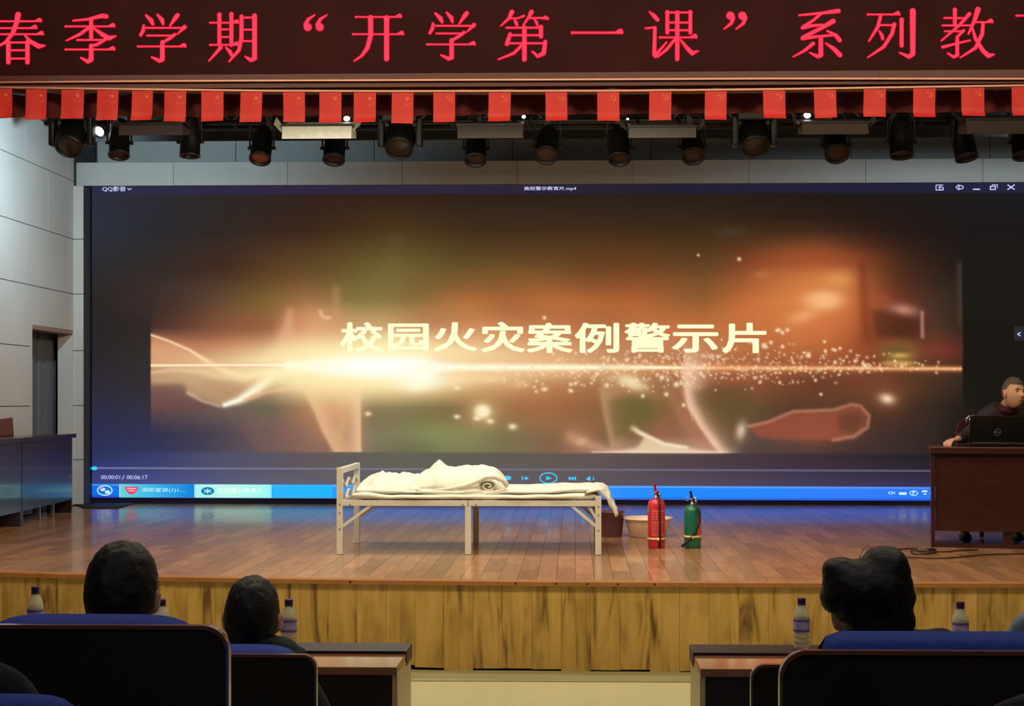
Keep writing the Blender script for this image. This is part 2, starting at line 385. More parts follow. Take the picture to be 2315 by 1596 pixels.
# ================================================================== LED SCREEN
scr = thing('led_screen', at(1262, 1136, SY), 'wide video wall across the back of the stage showing a fire safety film', 'screen')
x0p, x1p = 208, 2318
c00 = at(x0p, 417, SY); c10 = at(x1p, 412, SY); c01 = at(x0p, 1125, SY); c11 = at(x1p, 1133.5, SY)
def tilt(px, py):
    """photo pixel -> unskewed paint row"""
    t = (px-x0p)/(x1p-x0p); return (py-(1125+8.5*t))/(708+13.5*t-0)*708+1125
NXs, NYs = 1056, 355
gx = np.linspace(x0p, x1p, NXs); gy = np.linspace(417, 1125, NYs)
X, Y = np.meshgrid(gx, gy)
rowsC = {  # colours around the film window include painted lens bloom
 440: [(210,44,46,62),(500,46,40,40),(800,50,34,26),(1200,44,32,26),(1600,40,30,24),(1900,34,26,22),(2200,30,27,28),(2310,30,28,34)],
 520: [(210,46,50,62),(350,42,42,48),(500,48,40,36),(700,60,38,26),(900,75,55,28),(1100,62,44,28),(1300,65,44,28),(1600,58,42,24),(1800,52,34,22),(2000,40,26,22),(2200,28,24,24)],
 600: [(210,46,44,48),(350,50,44,40),(500,66,44,34),(650,95,66,38),(800,105,84,44),(900,112,98,52),(1050,100,78,38),(1250,105,70,38),(1450,110,66,34),(1600,90,62,34),(1700,110,58,32),(1850,150,72,38),(1930,110,50,30),(2050,58,36,26),(2200,30,26,22)],
 680: [(210,44,38,38),(350,60,46,42),(450,80,58,46),(600,120,92,48),(700,150,105,62),(800,125,112,62),(900,140,118,66),(1050,165,105,58),(1250,176,104,56),(1450,176,98,54),(1600,140,92,48),(1700,190,105,58),(1850,225,130,75),(1950,150,70,38),(2030,100,45,32),(2120,62,44,34),(2176,48,38,32),(2182,30,26,22)],
 740: [(215,42,36,38),(340,50,42,40),(350,75,50,42),(500,125,75,52),(620,150,95,62),(720,225,160,115),(850,200,160,110),(1000,205,140,95),(1200,195,125,80),(1400,185,115,70),(1600,190,110,62),(1800,200,115,65),(1920,175,85,48),(2040,80,40,28),(2120,75,50,36),(2176,58,42,32),(2182,28,24,20)],
 790: [(215,42,38,40),(341,52,44,42),(346,195,125,90),(480,175,100,70),(620,210,140,100),(720,250,225,160),(850,255,250,190),(1000,240,190,140),(1200,215,150,105),(1400,195,130,88),(1600,185,118,78),(1800,185,105,62),(1950,150,75,42),(2040,110,65,40),(2140,120,55,42),(2176,100,50,38),(2182,30,24,20)],
 860: [(215,46,42,52),(341,52,46,48),(346,165,125,100),(450,190,150,115),(600,180,130,90),(700,250,220,155),(800,245,215,150),(950,240,190,130),(1100,190,135,85),(1300,175,115,72),(1500,160,105,68),(1700,150,85,55),(1850,110,62,42),(2000,110,62,40),(2120,70,48,34),(2176,56,42,32),(2182,28,24,20)],
 920: [(215,46,46,66),(341,52,50,64),(346,100,72,70),(500,105,88,78),(620,105,95,75),(700,165,120,80),(780,215,160,110),(850,140,120,85),(950,130,118,75),(1100,150,110,70),(1250,170,110,70),(1400,140,100,62),(1450,112,98,55),(1560,150,100,66),(1650,105,85,52),(1800,90,60,45),(2000,85,55,38),(2120,55,42,34),(2215,28,24,20)],
 980: [(215,44,48,82),(350,50,50,78),(500,82,72,84),(620,115,90,85),(720,160,115,90),(800,165,125,95),(860,125,118,90),(1000,122,125,78),(1150,115,105,72),(1300,160,110,80),(1420,120,92,62),(1500,150,100,75),(1620,150,100,80),(1720,85,68,62),(1850,120,70,55),(2000,62,46,42),(2120,48,38,34),(2215,28,24,22)],
 1018: [(215,44,50,88),(350,52,56,92),(500,82,76,94),(620,112,92,92),(720,150,112,92),(800,150,118,95),(860,118,112,88),(1000,118,118,80),(1150,112,104,76),(1300,150,110,88),(1420,180,140,120),(1500,200,165,135),(1620,190,150,135),(1660,85,70,68),(1850,80,56,52),(2000,58,44,44),(2120,46,36,34),(2215,28,24,22)],
 1024: [(215,46,52,92),(350,56,62,105),(500,80,80,105),(700,98,88,90),(900,100,98,85),(1150,98,92,82),(1350,98,86,82),(1600,80,62,66),(1850,62,46,55),(2050,42,34,42),(2215,28,24,24)],
 1054: [(215,50,56,108),(350,60,66,115),(500,82,82,108),(700,98,88,92),(900,100,98,88),(1150,98,92,86),(1350,98,86,86),(1600,80,64,74),(1850,62,50,66),(2050,48,40,54),(2215,34,30,36)],
 1092: [(215,58,66,128),(350,74,80,136),(600,94,94,118),(900,102,96,104),(1250,100,92,98),(1600,82,74,96),(1900,66,58,92),(2100,58,50,84),(2250,45,40,60)]}
ky = sorted(rowsC); tab = np.zeros((len(ky), NXs, 3))
for i, k in enumerate(ky):
    a = np.array(rowsC[k], float)
    for c in range(3): tab[i, :, c] = np.interp(gx, a[:, 0], a[:, 1+c])
IMG = np.zeros((NYs, NXs, 3))
for j, yy in enumerate(gy):
    if yy <= ky[0]: IMG[j] = tab[0]; continue
    if yy >= ky[-1]: IMG[j] = tab[-1]; continue
    i = max(n_ for n_ in range(len(ky)) if ky[n_] <= yy); t = (yy-ky[i])/(ky[i+1]-ky[i])
    IMG[j] = tab[i]*(1-t)+tab[i+1]*t
# soft mottling of the smoke
acc = np.zeros_like(X)
for k in range(26):
    fx, fy = np.random.normal(0, .016), np.random.normal(0, .028); acc += np.sin(X*fx+Y*fy+np.random.uniform(0, 6.3)+1.5*np.sin(X*.006+k))/5.1
vid = ((X > 343) & (X < 2178) & (Y > 500) & (Y < 1021)).astype(float)
edge = np.clip((Y-520)/200, 0, 1)*vid
IMG *= (1+.055*acc*edge)[..., None]
def mixc(a, col):
    a = np.clip(a, 0, 1)[..., None]; global IMG
    IMG = IMG*(1-a)+np.array(col, float)*a
def blob(x, y, sx, sy, col, a=1., rot=0., p=2.):
    dx, dy = X-x, Y-y; c, s = math.cos(rot), math.sin(rot)
    u = (dx*c+dy*s)/sx; v = (-dx*s+dy*c)/sy
    mixc(a*np.exp(-.5*(u*u+v*v)**(p/2))*vid, col)
def ridge(pts, col, a=1., one=0):
    """soft stroke; pts (x,y,w). one: +1/-1 makes one side fade slowly"""
    best = np.zeros_like(X)
    for (xa, ya, wa), (xb, yb, wb) in zip(pts[:-1], pts[1:]):
        x_lo, x_hi = min(xa, xb)-80, max(xa, xb)+80; y_lo, y_hi = min(ya, yb)-80, max(ya, yb)+80
        i0, i1 = np.searchsorted(gx, [x_lo, x_hi]); j0, j1 = np.searchsorted(gy, [y_lo, y_hi])
        xx, yy = X[j0:j1, i0:i1], Y[j0:j1, i0:i1]
        dx, dy = xb-xa, yb-ya; L2 = dx*dx+dy*dy
        t = np.clip(((xx-xa)*dx+(yy-ya)*dy)/L2, 0, 1)
        ex, ey = xx-xa-t*dx, yy-ya-t*dy; d = np.hypot(ex, ey); w_ = wa+(wb-wa)*t
        if one:
            side = (ex*dy-ey*dx)*one > 0; w_ = np.where(side, w_*5, w_)
        best[j0:j1, i0:i1] = np.maximum(best[j0:j1, i0:i1], np.exp(-.5*(d/w_)**2))
    mixc(a*best*vid, col)
def polyfill(pts, col, a, soft=3.):
    ins = np.zeros_like(X, bool); n = len(pts)
    for i in range(n):
        (xa, ya), (xb, yb) = pts[i], pts[(i+1) % n]
        if ya == yb: continue
        c = ((Y > min(ya, yb)) & (Y <= max(ya, yb))) & (X < xa+(Y-ya)*(xb-xa)/(yb-ya)); ins ^= c
    m = ins.astype(float); k = int(soft*3.2)
    for _ in range(k):
        m[1:-1, 1:-1] = (m[1:-1, 1:-1]*2+m[:-2, 1:-1]+m[2:, 1:-1]+m[1:-1, :-2]+m[1:-1, 2:])/6
    mixc(a*m*vid, col)
# flames on the left
polyfill([(343,757),(380,768),(430,790),(470,818),(510,842),(343,828)], (214,152,112), .75, 4)
polyfill([(343,757),(380,768),(430,790),(470,812),(620,812),(640,770),(560,765),(420,775)], (176,104,74), .6, 5)
polyfill([(343,845),(440,838),(500,848),(560,858),(610,852),(600,880),(560,905),(505,918),(470,905),(425,890),(415,868),(343,868)], (188,148,112), .85, 4)
polyfill([(450,860),(500,856),(560,862),(575,868),(560,885),(520,895),(485,880)], (176,132,98), .9, 5)
polyfill([(343,870),(420,868),(430,895),(505,920),(420,925),(343,922)], (112,76,72), .7, 6)
ridge([(343,757,2),(380,769,2),(430,790,2.5),(470,815,4),(520,843,6),(560,851,7),(600,844,6),(650,829,6)], (252,214,170), .9)
ridge([(343,842,3),(400,836,4),(450,838,5),(500,850,6),(560,856,5)], (226,190,150), .7)
ridge([(428,888,3),(462,906,3),(500,917,3)], (214,186,150), .6)
ridge([(512,915,4),(545,904,6),(585,880,9),(620,850,10),(650,834,10),(680,828,9)], (255,250,225), 1)
ridge([(560,903,3),(585,893,4),(610,885,3),(650,880,4),(700,872,5)], (232,170,135), .7)
ridge([(600,812,10),(635,775,14),(655,735,10),(663,705,7)], (214,152,112), .4)
polyfill([(600,815),(635,770),(662,690),(675,760),(700,800),(700,830),(600,826)], (236,182,142), .5, 8)
blob(735, 745, 50, 46, (208,146,104), .55)
ridge([(767,655,7),(768,700,7),(775,735,6),(790,752,5)], (204,150,108), .35)
ridge([(731,704,3),(734,712,3),(742,719,3),(752,718,3)], (240,190,140), .8)
# hanging strands under the flare
polyfill([(690,880),(760,865),(822,850),(820,1019),(765,1019),(735,960)], (205,152,112), .3, 12)
polyfill([(735,960),(700,890),(650,880),(690,1018),(765,1019)], (138,98,76), .2, 12)
ridge([(700,885,5),(722,930,4),(738,970,4),(766,1018,5)], (236,186,142), .75, 1)
ridge([(815,850,5),(819,900,4),(820,960,3),(821,1018,3)], (240,196,150), .8, -1)
ridge([(786,945,6),(775,980,6),(768,1016,5)], (214,168,120), .6)
polyfill([(545,960),(600,940),(700,960),(760,1020),(590,1020)], (140,104,96), .25, 10)
# main flare
blob(880, 815, 330, 34, (252,214,160), .5); blob(845, 832, 165, 42, (255,240,176), .85)
blob(830, 812, 190, 22, (255,244,180), .8)
blob(800, 848, 150, 24, (255,232,170), .75)
blob(700, 840, 60, 36, (252,226,170), .5)
blob(870, 828, 150, 15, (255,255,225), 1, p=3); blob(840, 828, 175, 9, (255,255,225), .9, p=3)
blob(850, 827, 95, 19, (255,255,248), 1, p=3)
blob(955, 848, 42, 18, (255,252,228), 1)
blob(950, 868, 24, 10, (255,250,205), .9)
blob(1000, 845, 70, 12, (252,228,170), .7)
blob(900, 830, 230, 22, (255,246,190), .8)
blob(1010, 832, 220, 13, (255,240,190), .75)
ridge([(343,826,4),(640,826,5)], (245,170,120), .5)
ridge([(1000,829,16),(1250,829,13),(1500,829,9),(1700,830,6),(2178,831,5)], (226,140,86), .55)
ridge([(1400,829,3),(1480,829,3),(1700,830,3),(1900,830,2.6),(2178,831,2.6)], (248,186,126), .95)
ridge([(343,826,1.6),(500,825,1.6),(600,825,1.8),(640,825,3),(700,826,9),(760,826,14),(850,827,19),(930,829,16),(1000,829,10),(1080,829,7),(1250,829,5.5),(1400,829,4.5),(1480,829,3),(1600,830,1.5)], (255,253,214), 1)
blob(870, 828, 110, 17, (255,255,250), 1, p=3); blob(960, 850, 34, 16, (255,254,232), 1)
# small lights
blob(1435, 862, 26, 11, (255,253,215), 1, .35, 3); blob(1440, 864, 44, 20, (226,180,120), .5, .35)
blob(1100, 928, 30, 24, (214,176,118), .7); blob(1100, 928, 15, 13, (255,246,200), 1, 0, 3)
for x, y, r in ((1042,940,5),(1117,950,6),(1087,943,6),(1168,962,7),(840,934,5),(1323,995,8),(1100,928,8),(1042,875,5),(1240,878,5),(1300,882,4),(1240,528,0)):
    if r: blob(x, y, r, r*.7, (255,232,190), .9)
blob(1323, 995, 30, 22, (196,140,98), .5)
blob(1115, 856, 18, 5, (246,206,150), .8); blob(1185, 867, 15, 6, (240,190,140), .7); blob(1045, 850, 12, 8, (250,220,170), .7)
# right strands
ridge([(1370,880,6),(1378,930,5),(1388,975,5),(1396,1018,4)], (200,158,120), .6, 1)
ridge([(1300,985,10),(1350,1005,8),(1400,1018,4)], (206,156,120), .6)
polyfill([(1500,860),(1560,845),(1565,910),(1600,965),(1640,1021),(1580,1010),(1545,950)], (190,130,96), .4, 8)
ridge([(1556,838,7),(1560,880,5),(1566,915,4),(1590,955,4),(1615,990,4),(1640,1021,4)], (248,204,172), .85, 1)
polyfill([(1385,1021),(1450,1008),(1466,985),(1452,972),(1470,978),(1510,998),(1560,1008),(1640,1021)], (232,206,166), .9, 3)
ridge([(1440,964,5),(1455,975,4),(1475,984,3),(1510,1000,3),(1560,1008,3)], (248,226,190), .9)
ridge([(1350,1021,3),(1450,1019,3),(1640,1020,3)], (240,214,186), .8)
polyfill([(1385,900),(1480,895),(1490,950),(1440,965),(1400,990),(1390,950)], (108,96,52), .6, 9)
polyfill([(1570,880),(1700,870),(1720,950),(1690,1000),(1650,1015),(1600,950)], (98,78,46), .5, 10)
# red form low on the right
polyfill([(1700,960),(1745,950),(1800,928),(1890,924),(1940,912),(1965,930),(1960,965),(1900,990),(1800,990),(1720,985)], (156,80,58), .8, 4)
polyfill([(1900,935),(1945,925),(1960,945),(1940,975),(1905,970)], (96,60,42), .7, 6)
ridge([(1700,960,3),(1745,950,3),(1800,927,3),(1890,923,3),(1930,911,3),(1950,914,3),(1970,935,3),(1966,962,3),(1935,982,4),(1890,990,3)], (196,128,100), .7)
blob(1683, 970, 8, 14, (226,196,172), .9, .2); blob(2010, 898, 30, 22, (130,78,54), .7); blob(2010, 898, 12, 8, (250,214,178), .95, .2)
# glow upper right
blob(1800, 690, 120, 75, (196,112,60), .6); blob(1860, 660, 80, 60, (224,136,78), .6)
blob(1900, 633, 26, 17, (222,150,80), .9); blob(1868, 679, 36, 18, (248,186,126), .95, 0, 3); blob(1822, 714, 24, 10, (240,166,110), .8, -.35)
blob(1850, 590, 90, 16, (150,68,38), .5); blob(1730, 622, 14, 6, (190,120,80), .6)
polyfill([(1975,700),(2075,705),(2080,762),(1985,760)], (80,40,28), .6, 8)
ridge([(1955,600,8),(1960,700,10),(1965,760,10)], (120,50,30), .5)
blob(2048, 700, 22, 9, (206,146,124), .8, .15); blob(2003, 676, 8, 6, (150,84,66), .6); ridge([(2088,706,3),(2089,760,3)], (190,130,112), .8)
blob(2035, 795, 40, 26, (140,92,52), .8, 0, 4); blob(2032, 797, 28, 17, (104,84,40), .8, 0, 4); blob(2038, 802, 16, 5, (214,170,92), .9); blob(2036, 819, 34, 6, (214,160,90), .8, 0, 4)
ridge([(2172,600,5),(2174,730,5)], (74,58,50), .7)
blob(905, 545, 14, 9, (92,76,48), .5); blob(1660, 526, 30, 9, (82,66,54), .5)
# sparks
rs = np.random.RandomState(11)
def spark(x, y, r, a, col=(255,226,186)):
    i0, i1 = np.searchsorted(gx, [x-8, x+8]); j0, j1 = np.searchsorted(gy, [y-8, y+8])
    xx, yy = X[j0:j1, i0:i1]-x, Y[j0:j1, i0:i1]-y
    m = (a*np.exp(-.5*(xx*xx+yy*yy)/(r*r)))[..., None]
    IMG[j0:j1, i0:i1] = IMG[j0:j1, i0:i1]*(1-m)+np.array(col, float)*m
for k in range(620):
    x = rs.triangular(1040, 1560, 2170) if k < 520 else rs.uniform(1000, 2170)
    sp = 9+16*math.exp(-((x-1650)/230)**2)+8*math.exp(-((x-1250)/260)**2)
    y = 829+rs.normal(0, sp)+(-6 if x > 1600 else 6)
    if y > 905 or y < 720: continue
    spark(x, y, rs.uniform(1.0, 2.4), rs.uniform(.4, .95))
for x, y, r in ((1735,780,4.5),(1750,773,3),(1776,782,3),(1834,801,4.5),(1870,771,2.5),(1872,791,2.5),(1905,786,2.5),(1894,790,2.5),(1894,817,3),(1939,814,3),(1768,745,3),(1787,745,3),(1776,751,3),(1763,746,2.5),
               (1679,587,3),(1587,578,2),(1960,824,4),(1850,857,2.5),(1770,862,2.5),(1862,888,2.5),(1300,867,3),(1381,869,3.5),(1426,812,3),(1506,851,4),(1538,867,4.5),(1515,889,3.5),(1462,893,3),(1554,913,3),(1240,718,3),(1310,865,3)):
    spark(x, y, r, .95)
IMG = np.clip(IMG, 0, 255)
# interface bands of the player window and the taskbar
def band(y0, y1, cols, a=1., x0=208, x1=2318):
    c = np.array(cols, float); m = (Y >= y0) & (Y < y1) & (X >= x0) & (X < x1)
    tgt = np.stack([np.interp(X, c[:, 0], c[:, 1+k]) for k in range(3)], -1)
    IMG[m] = IMG[m]*(1-a)+tgt[m]*a
band(417, 440, [(208,44,46,72),(600,48,40,66),(1100,46,38,56),(1500,36,32,50),(2000,34,32,58),(2318,36,38,62)])
band(1057, 1060, [(208,112,116,160),(900,122,118,134),(1500,112,104,130),(2100,96,90,120)])
band(1094, 1125, [(208,20,110,230),(620,40,160,250),(900,52,150,252),(1300,72,150,250),(1500,30,140,252),(1900,52,128,252),(2318,40,112,250)])
band(1094, 1098, [(208,60,160,250),(620,110,200,255),(1400,110,175,255),(2318,90,150,255)], .8)
band(1121, 1125, [(208,20,70,220),(620,60,190,240),(900,50,130,240),(2318,36,80,230)], .9)
band(1095, 1124, [(272,110,220,215),(340,70,190,235),(443,20,130,225)], .95, 272, 443)
band(1095, 1124, [(446,175,250,240),(520,200,255,235),(618,160,255,240)], .95, 446, 618)
band(1095, 1123, [(630,50,185,255),(760,30,190,255)], .8, 622, 760)
# build the lit face as one fine coloured sheet
def scr_xyz(px, py_paint, dY=0.0):
    tx = (px-x0p)/(x1p-x0p); ty = (py_paint-417)/708
    a = c00*(1-tx)+c10*tx; b_ = c01*(1-tx)+c11*tx; q = a*(1-ty)+b_*ty
    return Vector((q.x, q.y+dY, q.z))
TX = ((X-x0p)/(x1p-x0p))[..., None]; TY = ((Y-417)/708)[..., None]
A = np.array(c00)*(1-TX)+np.array(c10)*TX; B = np.array(c01)*(1-TX)+np.array(c11)*TX
V = (A*(1-TY)+B*TY).reshape(-1, 3)-np.array(WM[scr].translation)
idx = np.arange(NXs*NYs).reshape(NYs, NXs)
Fq = np.stack([idx[:-1, :-1], idx[1:, :-1], idx[1:, 1:], idx[:-1, 1:]], -1).reshape(-1, 4)
me = bpy.data.meshes.new('lit_face'); me.vertices.add(len(V)); me.vertices.foreach_set('co', V.ravel())
me.loops.add(Fq.size); me.loops.foreach_set('vertex_index', Fq.ravel()); me.polygons.add(len(Fq))
me.polygons.foreach_set('loop_start', np.arange(0, Fq.size, 4)); me.update(calc_edges=True)
ca = me.color_attributes.new('picture', 'FLOAT_COLOR', 'POINT')
ca.data.foreach_set('color', np.concatenate([lin(IMG).reshape(-1, 3), np.ones((NXs*NYs, 1))], 1).ravel())
m = bpy.data.materials.new('video_picture'); m.use_nodes = True; nt = m.node_tree; nt.nodes.clear()
at_ = nt.nodes.new('ShaderNodeAttribute'); at_.attribute_name = 'picture'; em = nt.nodes.new('ShaderNodeEmission'); ou = nt.nodes.new('ShaderNodeOutputMaterial')
nt.links.new(at_.outputs['Color'], em.inputs[0]); nt.links.new(em.outputs[0], ou.inputs[0]); me.materials.append(m)
face = bpy.data.objects.new('lit_face', me); COL.objects.link(face); face.parent = scr; WM[face] = WM[scr].copy()
tag(face, 'glowing picture of orange flames, sparks and a light streak')
fl = at(190, 905, SY).x; frr = at(2336, 905, SY).x
M_bez = mat('black_bezel', S(34, 34, 62), .25, spec=.6)
part('screen_frame', MB().box(fl, c00.x-.005, SY-.05, SY+.1, c01.z-.04, 4.3).box(c10.x+.005, frr, SY-.05, SY+.1, c11.z-.04, 4.3)
     .box(fl, frr, SY-.03, SY+.12, SZ, c11.z-.006).box(fl, frr, SY+.02, SY+.12, c11.z-.1, 4.3), M_bez, scr)
for z in (3.75, 2.9, 2.0, 1.2):
    part('frame_joint', MB().box(fl+.002, c00.x-.01, SY-.056, SY-.05, z, z+.012), M_dark, scr)
# text on the screen
def text_mb(txt, px0, px1, py_top, py_bot, fn, bold=0.):
    cu = bpy.data.curves.new('t', 'FONT'); cu.body = txt; cu.size = 1; cu.resolution_u = 3
    o = bpy.data.objects.new('t', cu); COL.objects.link(o)
    dg = bpy.context.evaluated_depsgraph_get(); dg.update(); m2 = bpy.data.meshes.new_from_object(o.evaluated_get(dg))
    vs = [v.co.copy() for v in m2.vertices]; fs = [tuple(p.vertices) for p in m2.polygons]
    bpy.data.objects.remove(o); bpy.data.meshes.remove(m2)
    if not vs: return MB()
    xa, xb = min(v.x for v in vs), max(v.x for v in vs); ya, yb = min(v.y for v in vs), max(v.y for v in vs)
    mb = MB(); bx_ = bold*(px1-px0)/max(len(txt), 1)*1.0; n_ = [(0, 0)] if bold < .005 else [(math.cos(q_*PI/6), .6*math.sin(q_*PI/6)) for q_ in range(12)]+[(0, 0)]
    for ox, oy in n_:
        mb.add([fn(px0+bx_+(v.x-xa)/(xb-xa)*(px1-px0-2*bx_)+ox*bx_, py_bot-bx_*.6+(v.y-ya)/(yb-ya)*(py_top-py_bot+1.2*bx_)+oy*bx_) for v in vs], fs)
    return mb
def onscr(px, py): return scr_xyz(px, py, -.006)
E_title = emis('film_title_glow', S(255, 252, 205), 1.05)
tx = [(776,874,728,796),(885,978,731,793),(988,1088,728,794),(1096,1196,727,796),(1200,1304,729,797),(1308,1409,729,797),(1420,1524,729,796),(1527,1632,733,796),(1640,1740,729,797)]
for ch, (a, c, t, b_) in zip('校园火灾案例警示片', tx):
    part('title_character', text_mb(ch, a, c, t, b_, onscr, .028), E_title, scr)
E_ui = emis('window_text_glow', S(200, 205, 255), 1.0)
E_cy = emis('cyan_icon_glow', S(60, 200, 255), 1.1)
E_wh = emis('white_icon_glow', S(205, 245, 255), 1.0)
def uit(name, txt, a, c, t, b_, m=E_ui, bold=.02): part(name, text_mb(txt, a, c, t, b_, onscr, bold), m, scr)
uit('window_name_text', 'QQ影音', 232, 286, 421.5, 433.5)
uit('file_name_text', '高校警示教育片.mp4', 1194, 1312, 424, 434)
uit('time_text', '00:00:01', 229, 273, 1074, 1083); uit('time_text', '/', 277, 283, 1074, 1084); uit('time_text', '00:06:17', 288, 336, 1074, 1083)
def ui(name, strokes, m, rings=(), polys=()):
    mb = MB()
    for s in strokes:
        for (xa, ya, xb, yb, w_) in [s]:
            d = Vector((xb-xa, yb-ya)); n_ = Vector((-d.y, d.x)).normalized()*w_/2
            q = [(xa+n_.x, ya+n_.y), (xb+n_.x, yb+n_.y), (xb-n_.x, yb-n_.y), (xa-n_.x, ya-n_.y)]
            mb.add([onscr(*p) for p in q], [(0, 1, 2, 3)])
    for (cx, cy, rx, ry, w_) in rings:
        n_ = 28; vs = []
        for k in range(n_):
            a = 2*PI*k/n_; vs += [onscr(cx+rx*math.cos(a), cy+ry*math.sin(a)), onscr(cx+(rx-w_)*math.cos(a), cy+(ry-w_)*math.sin(a))]
        mb.add(vs, [(2*k, 2*((k+1) % n_), 2*((k+1) % n_)+1, 2*k+1) for k in range(n_)])
    for pl in polys: mb.add([onscr(*p) for p in pl], [tuple(range(len(pl)))])
    return part(name, mb, m, scr)
def disc(cx, cy, rx, ry, n=20): return [(cx+rx*math.cos(2*PI*k/n), cy+ry*math.sin(2*PI*k/n)) for k in range(n)]
ui('menu_arrow', [(290,426,294,429.5,2),(294,429.5,299,426,2)], E_ui)
dy = 5.0  # rows near the right edge sit lower in the photograph
ui('snapshot_icon', [(2119,423,2135,423,2),(2119,423,2119,434,2),(2119,434,2135,434,2),(2135,427,2135,434,2),(2124,429,2130,425,2)], E_ui, [(2131,431,5,3.5,1.6)])
ui('pin_icon', [(2163,428,2170,422,2),(2170,422,2170,434,2),(2163,428,2170,434,2),(2170,424,2178,425,2),(2178,425,2180,428,2),(2180,428,2178,431,2),(2178,431,2170,432,2)], E_ui)
ui('minimise_icon', [(2201,432.5,2217,432.5,2.8)], E_ui)
ui('restore_icon', [(2239,426,2252,426,2.4),(2239,433,2252,433,2.4),(2240,425,2240,434,2.4),(2251,425,2251,434,2.4),(2243,422.5,2256,422.5,1.6),(2256,422.5,2255,430,1.6)], E_ui)
ui('close_icon', [(2278,422.5,2294,433.5,2.6),(2294,422.5,2278,433.5,2.6)], E_ui)
ui('side_tab', [], emis('side_tab_grey', S(44, 42, 52)), polys=[[(2293,737),(2318,737),(2318,768),(2293,768)]])
def onscr(px, py): return scr_xyz(px, py, -.009)
ui('side_tab_arrow', [(2307,750,2300,754,2.4),(2300,754,2307,758,2.4)], E_ui)
ui('progress_knob', [], E_cy, polys=[disc(214, 1058.5, 7, 4.5)])
ui('stop_button', [], E_cy, polys=[disc(1157, 1077, 8, 5)])
ui('previous_button', [(1190,1073,1190,1082,2.5),(1193,1077.5,1200,1077.5,2.5)], E_cy, polys=[[(1197,1073),(1205,1077.5),(1197,1082)]])
ui('play_button', [], E_cy, [(1249,1077,20.5,13,2.6)], [[(1244,1072),(1257,1077),(1244,1082)]])
ui('next_button', [(1310,1073,1310,1082,2.5)], E_cy, polys=[[(1295,1073),(1303,1077.5),(1295,1082)], [(1302,1073),(1309,1077.5),(1302,1082)]])
ui('volume_button', [(1350,1074,1352,1078,2),(1352,1078,1349,1081,2)], E_cy, polys=[[(1335,1077),(1344,1072),(1344,1083),(1335,1080)]])
ui('mouse_pointer', [], E_wh, polys=[[(1325,1090),(1336,1097),(1325,1101)]])
ui('start_orb', [], E_wh, [(238,1108.5,18,12,2.5)], [disc(233, 1106, 6, 4), disc(244, 1112, 6, 4)])
ui('start_orb_mark', [], emis('orb_red', S(235, 90, 90)), polys=[disc(231, 1104, 4, 2.6)])
ui('shield_icon', [], emis('pink_red_icon', S(240, 70, 110), 1.0), polys=[[(283,1100),(316,1100),(311,1110),(304,1117),(294,1117),(288,1110)]])
E_pal = emis('pale_icon_text', S(190, 240, 250), 1)
uit('task_text', '消防宣讲(1)1…', 322, 424, 1102, 1113, E_pal)
uit('task_text', '高校警示教育片', 496, 600, 1102, 1114, emis('pale_button_text', S(235, 255, 250), 1))
ui('player_icon', [], emis('teal_icon', S(20, 130, 180)), polys=[disc(474, 1109, 15, 9)])
def onscr(px, py): return scr_xyz(px, py, -.012)
ui('player_icon_spokes', [(466,1106,482,1112,2),(466,1112,482,1106,2),(474,1103,474,1115,2)], E_wh)
ui('shield_icon_mark', [(289,1104,310,1104,1.5),(292,1109,307,1109,1.5)], E_wh)
for bx_ in (272.5, 444.5, 619): ui('button_edge', [(bx_, 1095, bx_, 1123, 1.7)], E_wh)
uit('tray_text', 'CH', 2012, 2027, 1104, 1110, E_wh, .05)
ui('tray_keyboard', [(2036,1108.5,2053,1108.5,5.5)], E_wh)
ui('tray_help', [], E_wh, [(2069,1107.5,9.5,6,1.8)]); uit('tray_help_mark', '?', 2065, 2072, 1103.5, 1110.5, E_wh, .04)
ui('tray_flag', [(2087,1103.5,2099,1103,4),(2091,1109.5,2097,1109,3)], E_wh)
# black wedge mat at the foot of the screen on the left
wq = [onz(191, 1150, SZ), onz(266, 1150, SZ), onz(333, 1133, SZ), onz(191, 1133, SZ)]
solo('stage_mat', MB().prism([(q.x, min(q.y, SY-.08)) for q in wq], 2, SZ+.001, SZ+.012), mat('black_rubber', S(34, 24, 34), .7), 'black wedge shaped mat on the stage at the left foot of the screen', 'mat')

# ================================================================== LED BANNER over the proscenium
BY = 9.5
ban = thing('led_banner', at(1157, 190, BY), 'long dark LED sign board with glowing red Chinese characters above the stage', 'sign')
M_ban = mat('led_board', S(42, 9, 12), .6, var=.3, scale=2.2, spec=.08)
bz0 = at(1157, 166, BY).z
part('board', MB().box(-5.6, 5.6, BY, BY+.15, bz0, 4.55), M_ban, ban)
def line_strip(pts, y0, y1, h0, h1, m, name):
    mb = MB(); P = [at(px, py, BY-.0) for px, py in pts]
    for a, c in zip(P[:-1], P[1:]):
        mb.add([(a.x, y0, a.z+h0), (c.x, y0, c.z+h0), (c.x, y0, c.z+h1), (a.x, y0, a.z+h1), (a.x, y1, a.z+h0), (c.x, y1, c.z+h0), (c.x, y1, c.z+h1), (a.x, y1, a.z+h1)],
               [(0, 1, 2, 3), (7, 6, 5, 4), (0, 4, 5, 1), (3, 2, 6, 7)])
    return part(name, mb, m, ban)
L1 = [(-200, 191), (0, 189), (300, 186.5), (600, 185), (1200, 183), (1750, 180.5), (2315, 181), (2500, 181)]
L2 = [(-200, 196), (0, 200), (300, 204), (600, 207.5), (900, 208.5), (1400, 207.5), (1750, 204), (2315, 195.5), (2500, 192)]
M_redfr = mat('dark_red_frame', S(66, 14, 14), .45)
M_pink = mat('metal_edging', S(196, 140, 124), .3, metal=.6)
